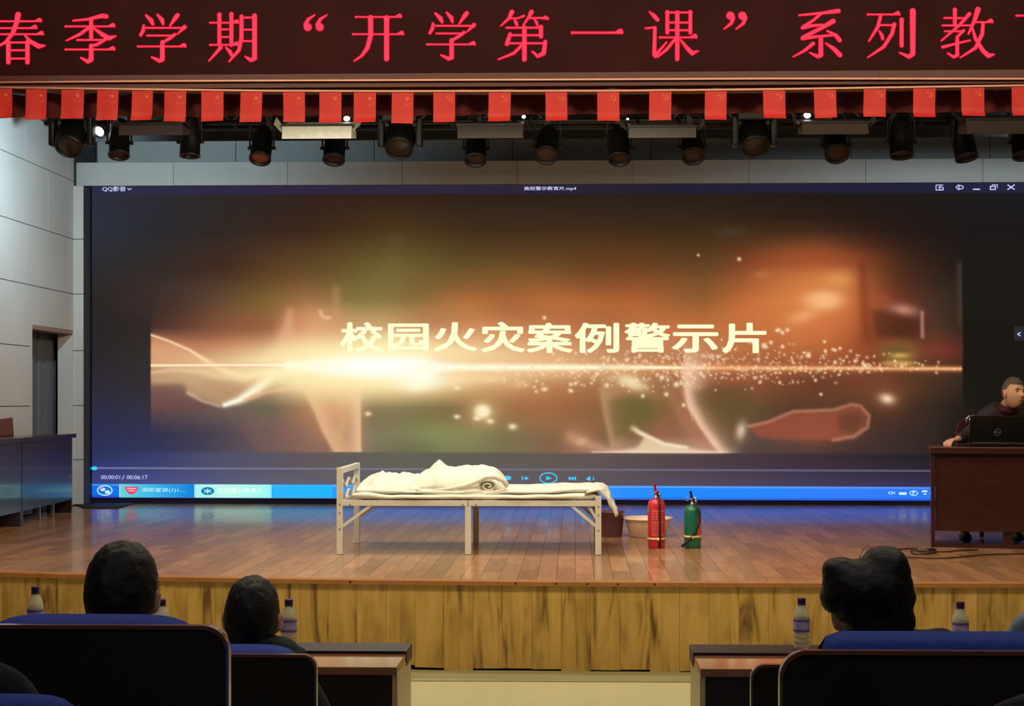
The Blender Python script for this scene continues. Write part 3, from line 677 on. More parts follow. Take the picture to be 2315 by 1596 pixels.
part('lower_frame', MB().box(-5.6, 5.6, BY-.02, BY+.15, at(1157, 209, BY).z+.035, bz0), M_redfr, ban)
line_strip(L1, BY-.04, BY, -.005, .005, M_pink, 'edging')
line_strip(L2, BY-.04, BY+.06, -.006, .005, M_pink, 'edging')
mb = MB().box(-5.6, 5.6, BY-.006, BY+.02, at(1157, 170, BY).z-.006, at(1157, 166, BY).z)
part('board_lip', mb, mat('brown_lip', S(80, 44, 36), .4), ban)
# glyph strokes: each written as (x, y, half width) runs in magnified-photo units
def st(*a): return [tuple(a[i:i+3]) for i in range(0, len(a), 3)]
def h(x0, x1, y, k=10):
    return [st(x0, y, k*1.1, x0+14, y, k*.85, x1-60, y, k*.85, x1-35, y-6, k*1.5, x1-18, y-12, k*1.9, x1-6, y, k*1.1)]
def l(x0, y0, x1, y1, k=9): return [st(x0, y0, k, x1, y1, k)]
def v(x, y0, y1, k=20): return [st(x, y0, k*1.15, x, y0+20, k, x, y1, k)]
XUE = [st(1275,135,10,1320,180,21,1335,212,14), st(1375,130,10,1415,175,20,1425,212,12), st(1550,135,20,1530,160,20,1482,230,8),
       st(1255,225,12,1250,270,17,1228,308,14)]+l(1265,245,1600,245)+[st(1612,238,20,1580,270,12,1548,300,7)]+l(1285,312,1520,312)+\
      [st(1525,303,16,1480,338,15,1420,372,13)]+[st(1418,370,20,1418,520,21,1392,532,18,1325,500,9)]+h(1205,1625,407)
G1 = {'春': h(-60,365,187)+h(-20,325,247)+h(-80,382,300)+[st(160,130,26,150,190,22,115,290,20,50,370,14,-60,430,8)]+
      [st(215,305,8,270,365,18,340,405,22,392,400,9)]+v(75,372,545)+v(242,372,545)+l(85,372,240,372)+l(85,440,240,440)+l(85,512,240,512),
      '季': [st(930,145,20,890,140,20,770,170,12,640,182,9)]+h(575,1005,232)+[st(797,180,17,797,330,18), st(775,245,15,700,300,15,580,355,7),
      st(815,245,9,900,305,20,950,335,22,1012,316,8)]+l(675,350,920,350)+[st(920,346,14,850,390,15,797,402,12), st(797,400,19,797,520,22,770,540,18,708,505,9)]+h(575,1005,433),
      '学': XUE,
      '期': h(1835,2085,200)+v(1915,130,395,18)+v(2020,125,395,18)+l(1925,258,2010,258)+l(1925,325,2010,325)+h(1835,2085,393)+
      [st(1928,415,17,1880,470,13,1825,532,8), st(1972,415,9,2005,450,17,2022,480,17)]+[st(2108,145,18,2108,330,19,2085,440,17,2000,538,8)]+
      l(2110,155,2220,155)+[st(2222,140,22,2222,510,22,2190,526,18,2140,495,8)]+l(2120,260,2215,260)+l(2120,360,2215,360)}
QL = [st(370,238,36,371,239,36), st(352,215,20,375,170,15,432,132,7)]
G2 = {'“': QL+[[(a+105, b_, c) for a, b_, c in s] for s in QL],
      '开': h(790,1190,150)+h(765,1208,300)+[st(918,155,24,920,310,22,890,420,20,840,490,13,775,532,8)]+v(1058,160,515,23),
      '学': [[(a+207, b_-18, c) for a, b_, c in s] for s in XUE]}
QR = [st(1962,128,34,1963,129,34), st(1985,145,18,1970,190,14,1912,235,7)]
G3 = {'第': [st(205,98,20,180,150,13,115,210,7), st(190,150,9,255,148,8,300,130,11), st(222,150,8,238,185,15,245,205,12), st(362,98,20,340,140,13,295,205,7),
      st(345,148,9,430,146,9,495,152,11), st(470,140,14,490,150,14), st(385,155,8,400,180,13,410,205,10)]+l(160,225,440,225)+[st(438,218,18,438,295,18)]+l(180,285,430,285)+
      [st(190,275,15,165,355,19)]+l(160,350,480,350)+[st(472,338,17,460,430,19,412,455,15,368,415,8)]+v(305,225,480,19)+[st(288,362,13,220,430,13,95,480,7)],
      '一': h(690,1095,265,12),
      '课': [st(1312,97,8,1350,130,17,1375,160,17)]+l(1280,230,1360,222)+[st(1355,225,15,1350,440,17), st(1358,455,15,1390,410,12,1450,340,7)]+v(1455,100,265,16)+v(1640,100,265,16)+
      l(1455,102,1650,102)+l(1455,183,1640,183)+l(1455,245,1640,245)+h(1395,1695,303)+v(1535,105,478,18)+[st(1515,320,12,1450,400,13,1375,460,8), st(1560,320,8,1615,390,17,1655,430,19,1702,412,8)],
      '”': QR+[[(a+97, b_, c) for a, b_, c in s] for s in QR]}
G4 = {'系': [st(735,95,20,600,112,13,400,132,9), st(590,115,13,520,175,13,440,225,13), st(430,238,17,500,222,15,600,212,10), st(690,182,22,590,240,17,430,322,17), st(430,328,18,560,312,12,700,300,11),
      st(640,265,9,715,305,18,745,345,19)]+[st(585,320,20,585,470,21,558,483,17,492,450,8), st(520,372,17,450,430,13,350,485,7), st(628,370,8,700,420,19,748,470,21)],
      '列': h(985,1258,125)+[st(1095,130,15,1070,230,16,995,350,9)]+l(1085,215,1200,215)+[st(1210,208,18,1190,290,17,1120,400,15,985,490,7), st(1082,265,8,1105,305,16,1112,335,12)]+v(1272,170,390,18)+
      [st(1367,95,26,1367,460,22,1335,485,18,1255,450,8)],
      '教': v(1725,85,215,17)+l(1635,155,1790,155)+l(1620,218,1860,218)+[st(1848,120,17,1760,220,13,1610,348,8)]+l(1640,268,1800,268)+[st(1800,262,14,1740,320,11), st(1745,320,16,1745,470,17,1715,487,14,1665,455,8),
      st(1622,402,14,1740,372,10,1852,345,9), st(1922,82,24,1890,180,17,1840,290,9)]+h(1885,2050,190)+[st(1965,195,15,1958,290,17,1900,410,15,1770,492,7), st(1872,235,9,1900,330,15,1965,435,19,2010,475,21,2058,465,8)],
      '育': h(2250,2690,135)+[st(2440,60,10,2480,110,20), st(2440,140,13,2390,190,12,2330,215,12)]+l(2330,215,2600,205)+[st(2550,165,10,2620,215,20)]+v(2350,255,520,19)+l(2350,258,2590,258)+l(2350,330,2590,330)+l(2350,395,2590,395)+
      [st(2590,250,20,2590,500,22,2560,520,18,2500,495,8)]}
E_red = emis('red_led_glow', (1.0, .058, .112), 1.0)
E_redhalo = emis('red_led_rim', (.75, .0, .02), 1.0)
def glyph(strokes, sc, ox, grow, dY):
    mb = MB()
    def P(x, y):
        q = at(x/sc+ox, y/sc, BY); return (q.x, BY-dY, q.z)
    for s in strokes:
        for (xa, ya, wa), (xb, yb, wb) in zip(s[:-1], s[1:]):
            wa2, wb2 = wa+grow, wb+grow
            d = Vector((xb-xa, yb-ya))
            if d.length < .01: continue
            n_ = Vector((-d.y, d.x)).normalized()
            mb.add([P(xa+n_.x*wa2, ya+n_.y*wa2), P(xb+n_.x*wb2, yb+n_.y*wb2), P(xb-n_.x*wb2, yb-n_.y*wb2), P(xa-n_.x*wa2, ya-n_.y*wa2)], [(0, 1, 2, 3)])
        for (xa, ya, wa) in s:
            wa += grow
            mb.add([P(xa+wa*math.cos(k*PI/6), ya+wa*math.sin(k*PI/6)) for k in range(12)], [tuple(range(12))])
    return mb
for G, sc, ox in ((G1, 3.858, 0), (G2, 3.858, 600), (G3, 3.5615, 1100), (G4, 3.764, 1700)):
    for ch, stx in G.items():
        halo = part('led_character', glyph(stx, sc, ox, 2.6, .003), E_redhalo, ban)
        part('led_core', glyph(stx, sc, ox, -2.0, .006), E_red, halo)

# dark red valance with soft folds, between the sign and the rig
vb = MB(); n = 900
vz1 = at(1157, 209, BY).z+.03
for i in range(n+1):
    x = -5.6+11.2*i/n; yy = BY+.12+.03*math.sin(x*19)+.012*math.sin(x*47)
    vb.v += [Vector((x, yy, at(600, 263, yy).z+.004*math.sin(x*19))), Vector((x, yy, vz1))]
    if i: vb.f.append((2*i-2, 2*i, 2*i+1, 2*i-1)); vb.sm.append(True)
solo('stage_valance', vb, mat('dark_red_velvet', S(74, 10, 12), .85, scale=40), 'dark red pleated valance hanging behind the row of little flags', 'valance')

# ------------------------------------------------------------------ flags
M_flag = mat('red_flag_cloth', S(176, 24, 22), .6, var=.06, scale=9)
M_emb = mat('yellow_print', S(196, 92, 48), .6)
star_x = [(-23,27),(59,106),(139,190),(220,268),(299,346),(372,421),(455,505),(544,593),(640,689),(722,772),(800,850),(886,935)]
party_x = [(980,1029),(1105,1155),(1233,1282),(1350,1400),(1468,1518),(1594,1643),(1725,1775),(1840,1890),(1953,2003),(2065,2115),(2173,2225),(2287,2337)]
FY = 9.45
ordn = ['first', 'second', 'third', 'fourth', 'fifth', 'sixth', 'seventh', 'eighth', 'ninth', 'tenth', 'eleventh', 'twelfth']
def starpoly(cx, cz, r, rot=0):
    return [(cx+(r if k % 2 == 0 else r*.42)*math.sin(k*PI/5+rot), cz+(r if k % 2 == 0 else r*.42)*math.cos(k*PI/5+rot)) for k in range(10)]
for si, (xs_, kindf) in enumerate([(star_x, 'star'), (party_x, 'party')]):
    for i, (a, c) in enumerate(xs_):
        mid = (a+c)/2
        top = np.interp(mid, [p[0] for p in L2], [p[1] for p in L2])+1
        bot = np.interp(mid, [0, 430, 870, 1130, 1500, 1900, 2315], [267, 275, 279, 274, 273, 266, 262])+(1.5 if i % 2 else 0)
        A_ = at(a, top, FY); B_ = at(c, bot, FY); hgt = A_.z-B_.z; wd = B_.x-A_.x
        sk = random.uniform(-.006, .004)
        t = thing('flag', (A_.x+wd/2, FY, B_.z), ('small red national flag with yellow stars, %s from the left of the star flags' if kindf == 'star' else 'small red flag with hammer and sickle, %s from the left of those flags') % ordn[i],
                  'flag', 'small star flags hung under the sign' if kindf == 'star' else 'small hammer and sickle flags hung under the sign')
        cb = MB(); nu, nv = 6, 9; ph = random.uniform(0, 6); curl = random.uniform(.01, .03)
        def FPt(u, v_, off=0):
            yy = FY+.004*math.sin(u*5+ph)*(v_)+(-curl*max(0, v_-.72)**2*14)-off
            return Vector((A_.x+u*wd+sk*v_, yy, A_.z-v_*hgt*(1-.015*math.sin(ph+u*2))))
        for q in range(2):
            base = len(cb.v)
            cb.v += [FPt(k/nu, j/nv, -.0015*q) for j in range(nv+1) for k in range(nu+1)]
            cb.f += [(base+j*(nu+1)+k, base+j*(nu+1)+k+1, base+(j+1)*(nu+1)+k+1, base+(j+1)*(nu+1)+k) for j in range(nv) for k in range(nu)]
            cb.sm += [True]*(nu*nv)
        part('cloth', cb, M_flag, t, fix=False)
        e = MB()
        def EP(x, z):  # emblem space -1..1 around its centre, upper right of the cloth
            u = .72+x*.12; v_ = .2-z*.085
            return FPt(u, v_, .0012)
        def add2(poly): e.add([EP(*q) for q in poly], [tuple(range(len(poly)))])
        if kindf == 'star':
            add2(starpoly(0, 0, 1.0, random.uniform(-.3, .3)))
            for k, (sx, sz) in enumerate(((-1.0, -2.0), (-.1, -2.4), (.8, -2.3), (1.5, -1.6))): add2(starpoly(sx*.9, sz, .33))
        else:
            pts = [(math.cos(a_)*.95+.1, math.sin(a_)*.95-.1) for a_ in np.linspace(-2.4, 1.5, 14)]
            for q in range(13):
                (x1, y1), (x2, y2) = pts[q], pts[q+1]; w_ = .03+.15*math.sin(PI*q/13)
                d = Vector((x2-x1, y2-y1)).normalized(); n_ = Vector((-d.y, d.x))*w_
                add2([(x1+n_.x, y1+n_.y), (x2+n_.x, y2+n_.y), (x2-n_.x, y2-n_.y), (x1-n_.x, y1-n_.y)])
            add2([(-.75, .55), (-.6, .7), (.9, -.8), (.75, -.95)]); add2([(-1.05, .6), (-.45, 1.15), (-.2, .85), (-.8, .3)]); add2([(-.75, -.75), (-.6, -.6), (-1.0, -1.15), (-1.15, -1.0)])
        part('emblem', e, M_emb, t, fix=False)

# ================================================================== LIGHTING RIG
RY = 13.0
tz = at(1157, 283, RY).z
b = MB()
for dy_, dz_ in ((0, 0), (.28, 0), (0, .28), (.28, .28)):
    b.tube([(-4.75, RY+.35+dy_, tz+.1+dz_), (5.2, RY+.35+dy_, tz+.1+dz_)], .025, 8)
k = 0; x = -4.75
while x < 5.1:
    b.bar((x, RY+.35, tz+.1), (x+.28, RY+.35, tz+.38), .015); b.bar((x+.28, RY+.35, tz+.38), (x+.56, RY+.35, tz+.1), .015)
    b.bar((x, RY+.35, tz+.1), (x, RY+.63, tz+.1), .015); x += .56
truss = solo('lighting_truss', b, M_black, 'black lattice truss carrying the stage lights behind the flags', 'truss')
# black border cloth behind the truss (its left end is cut at a slant)
bzL = at(1157, 316, 14.2).z
p0, p1 = at(80, 262, 14.2), at(118, 290, 14.2)
solo('border_curtain', MB().prism([(p0.x, 5.4), (p0.x, p0.z), (p1.x, p1.z), (p1.x+.02, bzL), (5.3, bzL), (5.3, 5.4)], 1, 14.15, 14.2), M_dark,
     'black border cloth hanging above the screen behind the stage lights', 'curtain')
M_lens = mat('amber_lens', S(128, 66, 50), .4, spec=.3)
M_lensd = mat('dim_lens', S(62, 42, 34), .4, spec=.3)
def aim(loc, tiltx, pan): return Matrix.Translation(loc) @ Matrix.Rotation(pan, 4, 'Z') @ Matrix.Rotation(tiltx, 4, 'X')
def par(px, py, wpx, label, tilt=.35, pan=0., lens=M_lensd, Y_=RY):
    s = wpx/261.5
    c = at(px, py, Y_); t = thing('par_light', c, label, 'stage light', 'stage lights on the truss')
    M = aim(c, -tilt, pan); r = s*.42
    bd = MB().lathe([(0, .2), (r*.55, .2), (r*.8, .14), (r*.95, .05), (r, -.02), (r, -.13), (r*1.06, -.135), (r*1.06, -.15), (r*.9, -.15), (r*.9, -.12)], 24)
    part('can', bd.tf(M), M_black, t)
    part('lens', MB().lathe([(0, -.128), (r*.5, -.126), (r*.9, -.12)], 24).tf(M), lens, t)
    yk = MB(); yk.tube([(-r*1.15, 0, -.02), (-r*1.15, 0, .16), (-r*.6, 0, .26), (r*.6, 0, .26), (r*1.15, 0, .16), (r*1.15, 0, -.02)], .009, 6)
    part('yoke', yk.tf(Matrix.Translation(c) @ Matrix.Rotation(pan, 4, 'Z')), M_black, t)
    for sx in (-1, 1):
        part('yoke_knob', MB().tube([(sx*r*.95, 0, -.02), (sx*r*1.35, 0, -.02)], .014, 8).tf(Matrix.Translation(c) @ Matrix.Rotation(pan, 4, 'Z')), M_black, t)
    part('hook_clamp', MB().bar((c.x, c.y, c.z+.25), (c.x, RY+.35, tz+.38), .03).box(c.x-.025, c.x+.025, RY+.31, RY+.39, tz+.05, tz+.15), M_black, t)
    return t
par(270, 318, 55, 'black stage light just right of the lit beam lamp', .35, .2)
par(430, 316, 54, 'black upright stage light with pale side strip, left of the amber one', .1)
par(592, 330, 56, 'black stage light with a reddish amber lens, fourth lamp from the left', .55, 0, M_lens)
par(757, 330, 58, 'black stage light hanging below the bright white fixture', .45)
par(1076, 332, 58, 'black stage light below the dull fixture left of the screen title', .5)
par(1237, 326, 62, 'black stage light with pale lens hanging over the centre of the screen', .7, -.1, M_lensd)
par(1400, 330, 58, 'black stage light at the left end of the middle grey fixture', .5)
par(1565, 328, 60, 'black stage light with dim lens at the right end of the middle grey fixture', .7)
par(1888, 324, 64, 'black stage light with wide lens below the right grey fixture', .75)
par(2037, 316, 62, 'black stage light hanging between the right grey fixture and the tilted lamp', .2)
par(2178, 322, 60, 'black stage light tilted sideways near the right end', .3, .5)
par(2312, 318, 60, 'black stage light cut off by the right edge of the picture', .3)
def mover(px, py, label):
    c = at(px, py, RY); t = thing('moving_head_light', c, label, 'stage light', 'moving head lights on the truss')
    part('base', MB().box(c.x-.15, c.x+.15, c.y-.12, c.y+.12, c.z+.12, c.z+.2, bev=.015), M_black, t)
    for sx in (-1, 1):
        part('yoke_arm', MB().box(c.x+sx*.165-.028, c.x+sx*.165+.028, c.y-.06, c.y+.06, c.z-.09, c.z+.17, bev=.02), M_black, t)
    M = aim(c, -.7, 0)
    part('head', MB().lathe([(0, .16), (.08, .16), (.12, .1), (.135, 0), (.125, -.1), (.12, -.15), (.105, -.155), (.1, -.14)], 28).tf(M), M_black, t)
    part('lens', MB().lathe([(0, -.165), (.05, -.158), (.1, -.14)], 24).tf(M), mat('mover_lens', S(40, 32, 28), .2, spec=.5), t)
    part('hook_clamp', MB().bar((c.x, c.y, c.z+.19), (c.x, RY+.35, tz+.38), .04), M_black, t)
mover(163, 308, 'large black moving head light at the left end of the truss')
mover(905, 312, 'large black moving head light above the left half of the screen')
mover(1705, 308, 'large black moving head light above the right half of the screen')
def soft(px0, px1, py0, py1, label, col, end=0):  # how brightly each fixture is lit is put into its metal colour
    RY = 12.55; a = at(px0, py0, RY-.15); c = at(px1, py1, RY-.15); cx = (a.x+c.x)/2; wv_ = (c.x-a.x)/2; hh = (a.z-c.z)
    t = thing('softlight', (cx, RY, c.z), label, 'stage light', 'flat white soft lights on the truss')
    M_ = mat(col[0], col[1], .5)
    part('housing', MB().prism([(RY-.15, c.z+.0), (RY-.13, a.z), (RY+.12, a.z+.08), (RY+.14, c.z+.05)], 0, a.x, c.x), M_, t)
    part('top_rim', MB().box(a.x-.01, c.x+.01, RY-.14, RY+.1, a.z+.001, a.z+.02), M_black, t)
    for sx, x_ in ((-1, a.x), (1, c.x)):
        fl_ = MB().add([(x_+sx*.01, RY-.12, c.z+.06), (x_+sx*.01, RY-.05, a.z+.02), (x_+sx*.07, RY-.02, a.z+.1), (x_+sx*.075, RY-.12, a.z+.02)], [(0, 1, 2, 3)])
        fl_.add([v_+Vector((0, .006, 0)) for v_ in fl_.v[:4]], [(3, 2, 1, 0)])
        part('side_flap', fl_, M_, t)
    for x_ in (a.x+.1, c.x-.1):
        part('hanger', MB().bar((x_, RY, a.z+.02), (x_, 13.35, tz+.12), .02), M_black, t)
    return t
soft(637, 794, 285, 313, 'brightest cream coloured flat soft light, left of the screen centre', ('lit_metal', S(225, 222, 200)))
soft(1034, 1182, 284, 312, 'dull brown flat soft light right of the brightest one', ('dim_metal', S(60, 50, 38)))
soft(1422, 1574, 288, 311, 'grey flat soft light right of the screen centre', ('half_lit_metal', S(92, 84, 76)))
soft(1815, 1964, 279, 303, 'grey flat soft light over the right of the screen, beside a small lit bulb', ('half_lit_metal2', S(92, 80, 68)))
soft(2186, 2350, 272, 302, 'grey brown flat soft light cut off by the right picture edge', ('half_lit_metal3', S(84, 70, 64)))
soft(268, 410, 282, 305, 'dim brownish flat soft light behind the left stage lights', ('dim_metal4', S(70, 58, 56)))
# small lit bulbs on the rig
E_bulb = emis('bulb_glow', (1, .95, .85), 6)
for px, py, r, lb in ((784, 268, .022, 'small round glowing bulb at the right corner of the brightest soft light'), (1184, 264, .014, 'tiny glowing bulb between two party flags left of the screen centre'),
                      (1419, 269, .009, 'faintest tiny bulb left of the middle grey soft light'), (1825, 261, .024, 'small glowing bulb at the left corner of the right grey soft light')):
    c = at(px, py, RY-.3); t = thing('work_bulb', c, lb, 'lamp', 'small lit bulbs on the rig')
    part('bulb', MB().ell(c, (r*1.25, r, r), 14, 10), E_bulb, t)
    part('socket', MB().tube([c+Vector((0, .01, 0)), c+Vector((0, .45, .05))], .009, 6), M_black, t)
# the lit beam lamp
c = at(228, 294, RY+.2); t = thing('beam_lamp', c, 'lit beam lamp with blinding blue-white lens at the left of the rig', 'stage light')
M = aim(c, -1.0, -.3)
part('can', MB().lathe([(0, .2), (.04, .2), (.06, .12), (.07, -.03), (.066, -.03), (.05, .05)], 20).tf(M), M_black, t)
part('lens', MB().lathe([(0, -.02), (.03, -.022), (.045, -.028)], 20).tf(M), emis('beam_glow', (.85, .95, 1), 9), t)
part('yoke', MB().tube([c+Vector((-.08, 0, 0)), c+Vector((-.08, .05, .14)), c+Vector((.08, .05, .14)), c+Vector((.08, 0, 0))], .01, 6), M_chrome, t)
part('hook_clamp', MB().bar(c+Vector((0, .05, .14)), (c.x, RY+.35, tz+.38), .03), M_black, t)

# ================================================================== BED
BF, BB = 11.33, 12.22
bx0 = at(768.5, 1255, BF).x; bx1 = at(1352.5, 1255, BF).x; bxm = at(1058.5, 1255, BF).x
zt = at(768, 1057, BF).z; zr1 = at(1100, 1131, BF).z; zr0 = at(1100, 1144, BF).z; zr = at(1352, 1121, BF).z
bed = thing('metal_bed', (bx0/2+bx1/2, (BF+BB)/2, SZ), 'white steel single bed frame standing on the stage in front of the screen', 'bed')
lw = .046
for Yb in (BF, BB):
    for X_, z_ in ((bx0, zt), (bx1, zr), (bxm, zr0-.002)):
        part('leg', MB().box(X_-lw/2, X_+lw/2, Yb-.02, Yb+.02, SZ+.002, z_, bev=.003), M_white, bed)
part('head_rail', MB().box(bx0-.02, bx0+.02, BF+.02, BB-.02, zt-.045, zt-.002, bev=.003), M_white, bed)
for zz in (zt-.13, zt-.22):
    pts = []
    for i in range(41):
        u = i/40; wv_ = 0
        wv_ = .028*math.sin(u*PI*5)*(1 if .08 < u < .92 else .2)
        pts.append((bx0, BF+.02+(BB-BF-.04)*u, zz+wv_))
    part('wavy_bar', MB().tube(pts, .012, 8), M_white, bed)
for Yb in (BF, BB):
    part('side_rail', MB().box(bx0+lw/2, (bxm-.002), Yb-.015, Yb+.015, zr0, zr1, bev=.003), M_white, bed)
    part('side_rail', MB().box(bxm+.002, bx1-lw/2, Yb-.015, Yb+.015, zr0, zr1, bev=.003), M_white, bed)
    part('brace', MB().bar((bx0+.01, Yb, at(0, 1190, BF).z), (at(838, 1141, BF).x, Yb, zr0+.002), .018, .022), M_white, bed)
    part('brace', MB().bar((bx1-.01, Yb, at(0, 1188, BF).z), (at(1293, 1145, BF).x, Yb, zr0+.002), .018, .022), M_white, bed)
    part('brace', MB().bar((bx1-.012, Yb+.01, at(0, 1172, BF).z), (at(1331, 1145, BF).x, Yb+.01, zr0+.002), .014, .02), M_white, bed)
part('end_rail', MB().box(bx1-.015, bx1+.015, BF, BB, zr0, zr1), M_white, bed)
part('end_rail', MB().box(bx0-.015, bx0+.015, BF, BB, zr0, zr1), M_white, bed)
# spring hanging under the rail, rivets, slats
sp = MB(); a, c = Vector((at(834, 1142, BF).x, BF+.03, zr0)), Vector((at(812, 1166, BF).x, BF+.05, at(0, 1166, BF).z))
pts = []
for i in range(90):
    u = i/89; q = a.lerp(c, u); pts.append(q+Vector((math.cos(u*60)*.01, math.sin(u*60)*.01, 0)))
part('spring', sp.tube(pts, .0022, 5), M_chrome, bed)
rv = MB()
for px, py in ((768, 1140), (768, 1159), (768, 1196), (791, 1141), (1046, 1141), (1076, 1141), (1353, 1145), (1353, 1164), (1353, 1199)):
    q = at(px, py, BF-.024); rv.ell(q, (.006, .004, .006), 8, 6)
part('rivet', rv, mat('grey_rivet', S(120, 124, 122), .4, metal=.6), bed)
nslat = 12
for i in range(nslat):
    x_ = bx0+.1+(bx1-bx0-.2)*i/(nslat-1)
    part('slat', MB().box(x_-.02, x_+.02, BF+.01, BB-.01, zr1-.02, zr1-.004), M_white, bed)
# bedding
M_sheet = mat('cream_cotton', S(224, 222, 208), .85, var=.05, scale=16, bump=.6)
def sheet(name, x_a, x_b, y_a, y_b, topf, botf, label, cat, nx=90, ny=26, parent=None):
    """closed quilted slab: top and bottom height fields"""
    mb = MB(); 
    def ed(u): return 1-abs(2*u-1)**7
    for q in range(2):
        base = len(mb.v)
        for j in range(ny+1):
            for i in range(nx+1):
                u, v_ = i/nx, j/ny; x_ = x_a+(x_b-x_a)*u; y_ = y_a+(y_b-y_a)*v_
                z0_, z1_ = botf(x_, y_, u, v_), topf(x_, y_, u, v_)
                mid = (z0_+z1_)/2; r_ = min(ed(u), ed(v_))**.5; hf = (z1_-z0_)/2*r_
                yo = .006*math.sin(x_*17+j)+.008*math.sin(x_*6.3)
                mb.v.append(Vector((x_, y_+(yo if j in (0,) else 0), mid+(hf if q == 0 else -hf))))
        mb.f += [(base+j*(nx+1)+i, base+j*(nx+1)+i+1, base+(j+1)*(nx+1)+i+1, base+(j+1)*(nx+1)+i) if q == 0 else
                 (base+j*(nx+1)+i, base+(j+1)*(nx+1)+i, base+(j+1)*(nx+1)+i+1, base+j*(nx+1)+i+1) for j in range(ny) for i in range(nx)]
        mb.sm += [True]*(nx*ny)
    return mb
def nz(x, y, s, k=0): return noise.noise(Vector((x*s+k*7.1, y*s, k*3.3)))
bz = zr1
xm0, xm1 = at(792, 1128, BF).x, at(1346, 1128, BF).x
mb = sheet('m', xm0, xm1+.02, BF-.022, BB-.02, lambda x, y, u, v_: bz+.045+.012*nz(x, y, 6)+.02*max(0, (u-.75)*4)+(.03*max(0, 1-u*6)), lambda x, y, u, v_: bz-.004+.006*nz(x, y, 5, 8), '', '')
# the tail of the mattress pad hangs over the foot end
td = MB(); n1, n2 = 22, 20
prof = [(at(1346, 1128, BF).x-.06, zr+.035), (at(1352, 1100, BF).x, at(0, 1101, BF).z), (at(1368, 1106, BF).x, at(0, 1106, BF).z), (at(1384, 1120, BF).x, at(0, 1119, BF).z), (at(1382, 1135, BF).x, at(0, 1138, BF).z), (at(1396, 1156, BF).x, at(0, 1160, BF).z)]
pp = []
for i in range(n1+1):
    t_ = i/n1*(len(prof)-1); k_ = min(int(t_), len(prof)-2); f_ = t_-k_
    pp.append((prof[k_][0]*(1-f_)+prof[k_+1][0]*f_, prof[k_][1]*(1-f_)+prof[k_+1][1]*f_))
for q in range(2):
    base = len(td.v)
    for j in range(n2+1):
        for i in range(n1+1):
            v_ = j/n2; yy = BF-.02+(BB-BF)*v_*.97; x_, z_ = pp[i]
            s_ = i/n1
            x_ += .012*nz(yy*3, s_*3, 3)+(.02*(1-v_)*math.sin(s_*9)); z_ += .02*nz(yy, s_, 4, 2)*s_+ .05*s_*s_*(v_)
            if q: x_ -= .022; z_ -= .022
            td.v.append(Vector((x_, yy, z_)))
    td.f += [(base+j*(n1+1)+i, base+j*(n1+1)+i+1, base+(j+1)*(n1+1)+i+1, base+(j+1)*(n1+1)+i) for j in range(n2) for i in range(n1)]; td.sm += [True]*(n1*n2)
    if q:
        o2 = base; 
        for j in range(n2):
            for i in (0, n1): td.f.append((j*(n1+1)+i, (j+1)*(n1+1)+i, o2+(j+1)*(n1+1)+i, o2+j*(n1+1)+i)); td.sm.append(True)
        for i in range(n1):
            for j in (0, n2): td.f.append((j*(n1+1)+i, j*(n1+1)+i+1, o2+j*(n1+1)+i+1, o2+j*(n1+1)+i)); td.sm.append(True)
pad = thing('mattress_pad', (bx0/2+bx1/2, (BF+BB)/2, bz), 'thin cream mattress pad lying on the bed and hanging over its foot end', 'mattress')
part('pad', mb, M_sheet, pad); part('hanging_end', td, M_sheet, pad)
x_a, x_b = at(800, 1120, BF).x, at(1350, 1110, BF).x
mb = sheet('m', x_a, x_b, BF+.03, BB-.04, lambda x, y, u, v_: bz+.085+.014*nz(x, y, 7, 2)+.02*max(0, (u-.7)*3.3)-.018*math.sin(min(u*3, 1)*PI*.5)+.012, lambda x, y, u, v_: bz+.035+.02*max(0, (u-.8)*5), '', '')
solo('bed_sheet', mb, M_sheet, 'cream quilted sheet spread over the mattress pad', 'sheet')
# quilt: head part low and crumpled
x_a, x_b = at(812, 1095, BF+.3).x, at(955, 1090, BF+.3).x
def headtop(x, y, u, v_):
    e = math.sin(PI*min(max(v_, 0), 1))**.45
    pr = np.interp(u, [0, .12, .3, .6, .85, 1], [.03, .065, .095, .085, .085, .09])
    rid = 1-abs(nz(x, y, 9, 5))*2.2
    return bz+.06+(pr*1.12+.034*rid+.018*nz(x, y, 22, 1))*e
mb = sheet('m', x_a, x_b, BF+.07, BB-.1, headtop, lambda x, y, u, v_: bz+.05, '', '', 70, 40)
solo('pillow', mb, M_sheet, 'crumpled cream pillow or bedding mound at the head of the bed', 'pillow')
# folded quilt: main mound ending in a roll on the right
def quilt_prof(u):
    return float(np.interp(u, [0, .06, .16, .27, .36, .45, .6, .75, .88, .96, 1], [.08, .125, .155, .215, .172, .165, .178, .182, .16, .11, .05]))
x_a, x_b = at(930, 1095, BF+.25).x, at(1146, 1110, BF+.25).x
def qt(x, y, u, v_):
    e = (1-abs(2*v_-1)**2.6)**.5 if 0 < v_ < 1 else 0
    fold = .01*math.sin((u*14+v_*9))*math.exp(-((v_-.15)/.2)**2)
    return bz+.06+(quilt_prof(u)*1.04+.016*nz(x, y, 8, 9)+.007*nz(x, y, 26, 4)+fold)*max(e, .05)
q = thing('folded_quilt', ((x_a+x_b)/2, (BF+BB)/2, bz+.06), 'thick cream quilt folded into a mound in the middle of the bed', 'quilt')
part('mound', sheet('m', x_a, x_b, BF+.1, BB-.12, qt, lambda x, y, u, v_: bz+.055+.02*(1-u)*(1-v_), '', '', 90, 44), M_sheet, q)
